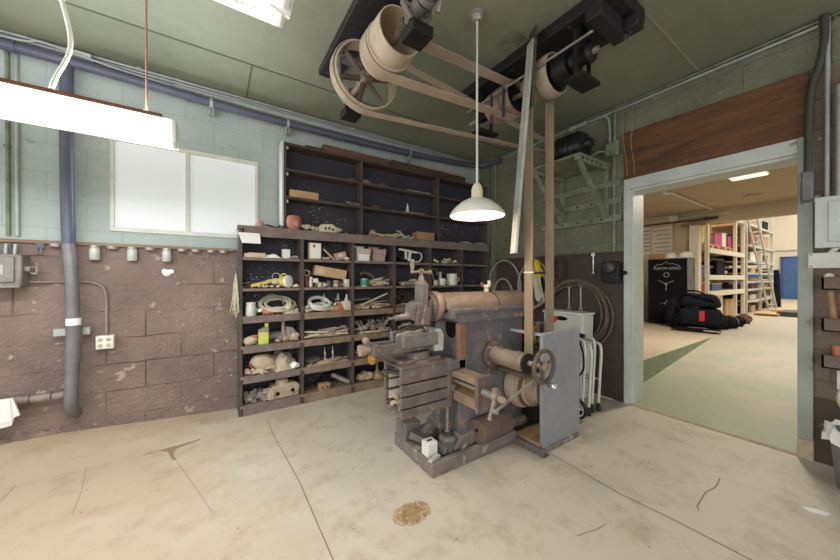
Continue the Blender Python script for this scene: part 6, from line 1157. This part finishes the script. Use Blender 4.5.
# bags on the floor
t = thing('duffel_bag', 'big black duffel bag with a red tag on the floor beside the safe', 'bag', (7.0, 1.79, PZ), (0, 0, .2))
mesh('body', MB().box((0, 0, .235), (.36, .60, .34), None, (.8, .9)), 'black_cloth', t, .09); mesh('red_tag', MB().box((-.172, -.03, .27), (.012, .07, .17)), 'red', t, .004); mesh('handle', MB().tube(arc((0, 0, .38), .14, 10, 170, 12, 'yz', .7), .014), 'black', t); mesh('end_cap', MB().lathe([(0, 0), (.11, 0), (.13, .03), (0, .05)], (-.02, .30, .16), (-.3, 1, 0), 20), 'black', t)
t = thing('soft_bag', 'floppy black bag lying on top of the duffel bag', 'bag', (7.02, 1.80, PZ + .41), (0, 0, .1)); mesh('body', MB().box((0, 0, .12), (.34, .58, .23), (.05, 0, 0), (.7, .75)), 'black_cloth', t, .075); mesh('strap', MB().tube(smooth_path([(-.16, -.2, .12), (-.22, -.05, .26), (-.18, .12, .28), (-.12, .25, .15)]), .014), 'black', t)
t = thing('backpack', 'upright black backpack leaning against the side of the safe', 'bag', (7.12, 2.22, PZ), (0, 0, .1)); mesh('body', MB().rock((0, 0, .26), (.22, .22, .55), 6, .1, 3), 'black_cloth', t); mesh('strap', MB().tube(arc((0, 0, .50), .07, 0, 180, 10, 'yz', 1.6), .014), 'black', t)
t = thing('low_trolley', 'flat black trolley under the duffel bag', 'trolley', (6.80, 1.80, PZ), (0, 0, .2)); mesh('deck', MB().box((0, 0, .045), (.18, .62, .03)), 'black', t, .006); mesh('wheel', MB().cyl((-.0, -.25, .02), (.04, -.25, .02), .02), 'rubber', t); mesh('edge', MB().box((-.091, -.2, .045), (.006, .2, .02)), 'tin', t)
for i, (x, y, s, lab) in enumerate([(7.55, 1.66, .28, 'small dark bundle just behind the duffel bag'), (7.85, 1.60, .24, 'purplish dark bundle at the foot of the rack'), (8.3, 1.58, .2, 'third dark bundle along the foot of the rack'), (8.9, 1.60, .2, 'brown heap of cloth farther along the rack foot')]):
    t = thing('bundle', lab, 'bundle', (x, y, PZ)); mesh('body', MB().rock((0, 0, s * .42), (s * 1.2, s, s), i + 3, .2, 3), 'black_cloth' if i < 3 else 'wood_brown', t); mesh('strap', MB().ring((0, 0, s * .42), (1, .2, 0), s * .55, s * .5, .03, 20), 'black' if i != 1 else 'card_mauve', t)
# pallet racks down the hall
RY = 1.98
def rack(lab, x0, x1, levels, m, top):
    t = thing('pallet_rack', lab, 'rack', (x0, RY + .4, PZ))
    for x in ((x0, x1 - .7, x1) if x0 < 9 else (x0, (x0 + x1) / 2, x1)):
        for y in (RY, RY + .85): mesh('upright', MB().bb((x - .032, y - .03, PZ), (x + .032, y + .03, top)), m, t, .004, world=True)
    for z in levels:
        for y in (RY - .02, RY + .83): mesh('beam', MB().bb((x0, y - .02, z - (.10 if x0 < 9 else .05)), (x1, y + .02, z)), m, t, .004, world=True)
        mesh('deck', MB().bb((x0, RY, z - .03), (x1, RY + .83, z - .004)), 'card', t, world=True)
    return t
rack('white painted pallet rack nearest the safe', 8.15, 10.9, (.93, 1.26, 1.80, 2.62), 'hall_wall', 2.75)
rack('narrow wire-like rack packed with boxes, farther down the hall', 11.2, 14.4, (.62, .92, 1.12, 1.34, 1.64, 2.06, 2.6), 'panel_grey', 3.4)
def crate_(nm, lab, cat, x, y, z, d, m, lidm=None, rz=0., group=None):
    t = thing(nm, lab, cat, (x, y, z), (0, 0, rz), group); mesh('body', MB().box((0, 0, d[2] / 2), d, None, None), m, t, .01); mesh('lid', MB().box((0, 0, d[2] + .006), (d[0] + .02, d[1] + .02, .02)), lidm or m, t, .004); return t
def pallet(lab, x, y, z):
    t = thing('pallet', lab, 'pallet', (x, y, z), (0, 0, 0), 'pallets on the white rack')
    mesh('deck', MB().box((0, -.25, .10), (.95, .10, .02)).box((0, 0, .10), (.95, .10, .02)).box((0, .25, .10), (.95, .10, .02)), 'card', t); 
    for k in (-.4, 0, .4): mesh('runner', MB().box((k, 0, .045), (.10, .62, .09)), 'card', t)
    return t
for nm_, lab_, xa, xb, z1 in (('backdrop', 'dark tarpaulin added to darken the inside of the white rack', 8.2, 10.85, 1.66), ('backdrop', 'dark tarpaulin added to darken the inside of the packed rack', 11.25, 14.35, 2.0)):  # dark sheets added behind both racks to darken their interiors
    one(nm_, lab_, 'backdrop', MB().sheet(lambda u, v: (xa + (xb - xa) * u, .02 * math.sin(40 * u), .02 + (z1 - PZ) * v), 40, 2, .006), 'wood_dark', (0, RY + .93, PZ))
pallet('wooden pallet on the upper level of the white rack, closer to the doorway', 8.75, RY + .36, 1.80); pallet('wooden pallet on the upper level of the white rack, farther down', 10.1, RY + .36, 1.80)
rr = random.Random(21)
items = [('toy_car_box', 'pink and magenta boxed goods on the upper rack pallet', 'box', 9.6, 1.91, (.5, .4, .30), 'magenta', None), ('carton', 'white carton beside the magenta box on the upper rack pallet', 'box', 10.1, 1.91, (.3, .4, .34), 'paper', None), ('carton', 'brown carton on the upper rack pallet behind the yellow pile', 'box', 9.1, 1.91, (.36, .4, .26), 'wood_brown', None), ('carton', 'purple carton on the upper rack pallet', 'box', 10.55, 1.91, (.3, .4, .3), 'magenta', 'blue'),
         ('bin', 'bright blue bin on the middle level of the white rack', 'bin', 8.75, 1.26, (.6, .4, .15), 'blue', None), ('carton', 'dark carton on the middle level of the white rack', 'box', 9.6, 1.26, (.6, .5, .3), 'black', None), ('carton', 'light blue flat carton on the lower level of the white rack', 'box', 9.3, .93, (.7, .5, .14), 'sky_blue', 'paper'), ('carton', 'red flat carton at the low end of the white rack', 'box', 8.55, .93, (.5, .5, .16), 'red', 'paper'), ('carton', 'yellow carton on the floor level of the white rack', 'box', 8.7, PZ, (.5, .5, .4), 'yellow', None), ('carton', 'white low cupboard under the white rack', 'box', 9.4, PZ, (.5, .5, .55), 'hall_wall', None), ('carton', 'brown carton under the end of the white rack', 'box', 10.2, PZ, (.6, .5, .4), 'card', None)]
for nm, lab, cat, x, z, d, m, l2 in items: crate_(nm if nm != 'toy_car_box' else 'goods_box', lab, cat, x, RY + .36 if z != PZ else RY + .34, z, d, m, l2)
for i in range(4):
    one('plastic_bag', 'pale crumpled plastic bag among the goods on the middle rack level', 'bag', MB().rock((0, 0, .085), (.19, .3, .15), i, .2, 2), ['hall_wall', 'panel_grey', 'black_cloth'][i % 3] if False else 'hall_wall', (10.02 + .23 * i, RY + .36, 1.263), group='plastic bags on the rack')
for i, (x, z, m) in enumerate([(8.45, 1.91, 'yellow'), (8.65, 1.95, 'cream'), (8.85, 1.91, 'brass')]):
    one('rolled_mat', ['yellow rolled mat at the near end of the upper rack', 'cream rolled mat leaning on the upper rack', 'ochre rolled mat on the upper rack'][i], 'roll', MB().lathe([(0, 0), (.07, 0), (.07, .45), (.04, .45), (.04, .43), (0, .43)], (0, 0, 0), (.4, 0, 1), 18), m, (x, RY + .2, z))
for i in range(4):
    one('light_tube', 'long grey pipe laid across the rack beams', 'pipe', MB().cyl((-1.2, 0, 0), (1.2, 0, 0), .03), 'pipe_grey', (9.5, RY + .2 + .12 * i, 1.29 + .36 if i % 2 else 1.45), group='pipes in the rack')
zs_ = [PZ, .62, .92, 1.12, 1.34, 1.64, 2.06, 2.6]; cols = ['black', 'card', 'black', 'card_pale', 'wood_brown', 'paper', 'card', 'terracotta']
cname = {'black': 'black', 'card': 'tan', 'card_pale': 'pale', 'wood_brown': 'brown', 'paper': 'white', 'terracotta': 'reddish'}
lv_ = ['floor level', 'first board', 'second board', 'third board', 'fourth board', 'fifth board', 'sixth board', 'top board']
for li, z in enumerate(zs_):
    hh = (zs_ + [3.1])[li + 1] - z - .16
    for k in range(4):
        m = cols[(li * 2 + k * 3 + (k > 1)) % 8]; h = max(.07, hh * rr.uniform(.7, 1.0))
        crate_('storage_box', '%s storage box, %s along from the doorway, on %s of the packed rack' % (cname[m], ['first', 'second', 'third', 'fourth'][k], lv_[li]), 'box', 11.65 + .78 * k, RY + .34, z, (rr.uniform(.5, .66), .55, h), m, None, rr.uniform(-.05, .05))
t = thing('ladder', 'tall white ladder leaning along the packed rack', 'ladder', (11.3, 1.85, PZ))
for y in (1.72, 1.88): mesh('rail', MB().strip([(13.2, y, PZ), (10.7, y, 2.75)], (0, .03, 0), .06), 'panel_grey', t, world=True)
for k in range(10):
    f = (k + .7) / 10.5; mesh('rung', MB().cyl((13.2 - 2.5 * f, 1.72, PZ + 2.46 * f), (13.2 - 2.5 * f, 1.88, PZ + 2.46 * f), .02), 'panel_grey', t, world=True)
one('floor_board', 'yellow plank leaning at the far end of the packed rack', 'plank', MB().box((0, 0, .6), (.06, .2, 1.25), (0, .12, 0)), 'yellow', (14.5, 2.08, PZ)); one('dark_mat_roll', 'dark rolled sheet leaning at the far end of the packed rack', 'roll', MB().cyl((0, 0, 0), (-.15, 0, 1.15), .10, .08), 'black_cloth', (14.75, 1.93, PZ + .01))
for i, (x, y, lab) in enumerate([(11.5, 1.62, 'low pallet on the hall floor in front of the packed rack'), (12.9, 1.55, 'low wooden tray on the hall floor farther along the packed rack')]):
    one('floor_pallet', lab, 'pallet', MB().box((0, 0, .05), (.9, .4, .02)).box((-.3, 0, .02), (.1, .4, .04)).box((.3, 0, .02), (.1, .4, .04)), 'card', (x, y, PZ))
one('floor_mat', 'dark flat mat on the hall floor near the doorway post', 'mat', MB().box((0, 0, .05), (.9, .5, .10)).box((0, 0, .105), (.8, .4, .01)), 'dark_steel', (11.7, 1.22, PZ), bev=.006)
# blue door at the end of the hall
dd = struct('door_2', MB().bb((20.74, 1.4, PZ), (20.79, 2.53, 2.07)), 'hall_blue', .01); struct('door_frame', MB().bb((20.72, 2.53, PZ), (20.8, 2.60, 2.13)).bb((20.72, 1.4, 2.07), (20.8, 2.60, 2.13)), 'blue', .004, dd)
struct('door_handle', MB().ball((20.70, 2.44, 1.15), .04).bb((20.70, 2.42, 1.13), (20.74, 2.46, 1.17)), 'steel', 0, dd)
struct('trim_11', MB().cyl((20.76, -3, 2.42), (20.76, 6, 2.42), .04), 'panel_grey')
# ------------------------------------------------------------------ light
def area(name, loc, rot, size, power, col=(1, 1, 1), sy=None):
    l = bpy.data.lights.new(name, 'AREA'); l.energy = power; l.color = col; l.shape = 'RECTANGLE'; l.size = size; l.size_y = sy or size
    o = bpy.data.objects.new(name, l); COL.objects.link(o); o.location = loc; o.rotation_euler = rot; return o
area('window_daylight', (-.16, 3.31, 1.93), (-PI / 2, 0, 0), .95, 14, (.86, .93, 1), .65)
area('tube_light', (-.95, 2.15, 1.895), (0, 0, 0), 1.5, 25, (.94, .98, 1), .14)
area('tube_light', (-.43, 1.03, 1.99), (0, 0, 0), 1.2, 27, (.97, .99, 1), .14)
area('tube_uplight', (-.95, 2.15, 2.061), (PI, 0, 0), 1.4, 15, (.94, .98, 1), .12)
area('tube_uplight', (-.43, 1.03, 2.185), (PI, 0, 0), 1.1, 12, (1, .98, .95), .12)
area('passage_light', (5.46, .955, 2.45), (0, 0, 0), .34, 60, (1, .93, .82))
area('hall_light', (11, 0, 5.1), (0, 0, 0), 6, 330, (1, .97, .92), 5)
area('hall_light', (17, 0, 5.1), (0, 0, 0), 6, 330, (1, .97, .92), 5)
pl = bpy.data.lights.new('pendant_bulb', 'POINT'); pl.energy = 7; pl.color = (1, .9, .74); pl.shadow_soft_size = .05
po = bpy.data.objects.new('pendant_bulb', pl); COL.objects.link(po); po.location = (1.405, 1.455, 1.575)
wd = bpy.data.worlds.new('world'); scn.world = wd; wd.use_nodes = True
wd.node_tree.nodes['Background'].inputs[0].default_value = (.96, .98, 1, 1); wd.node_tree.nodes['Background'].inputs[1].default_value = 1.8
vs_ = scn.view_settings; vs_.view_transform = 'Standard'; vs_.look = 'None'; vs_.exposure = 0; vs_.gamma = 1; vs_.use_curve_mapping = False
scn.cycles.use_denoising = True
scn.cycles.max_bounces = 8; scn.cycles.diffuse_bounces = 5
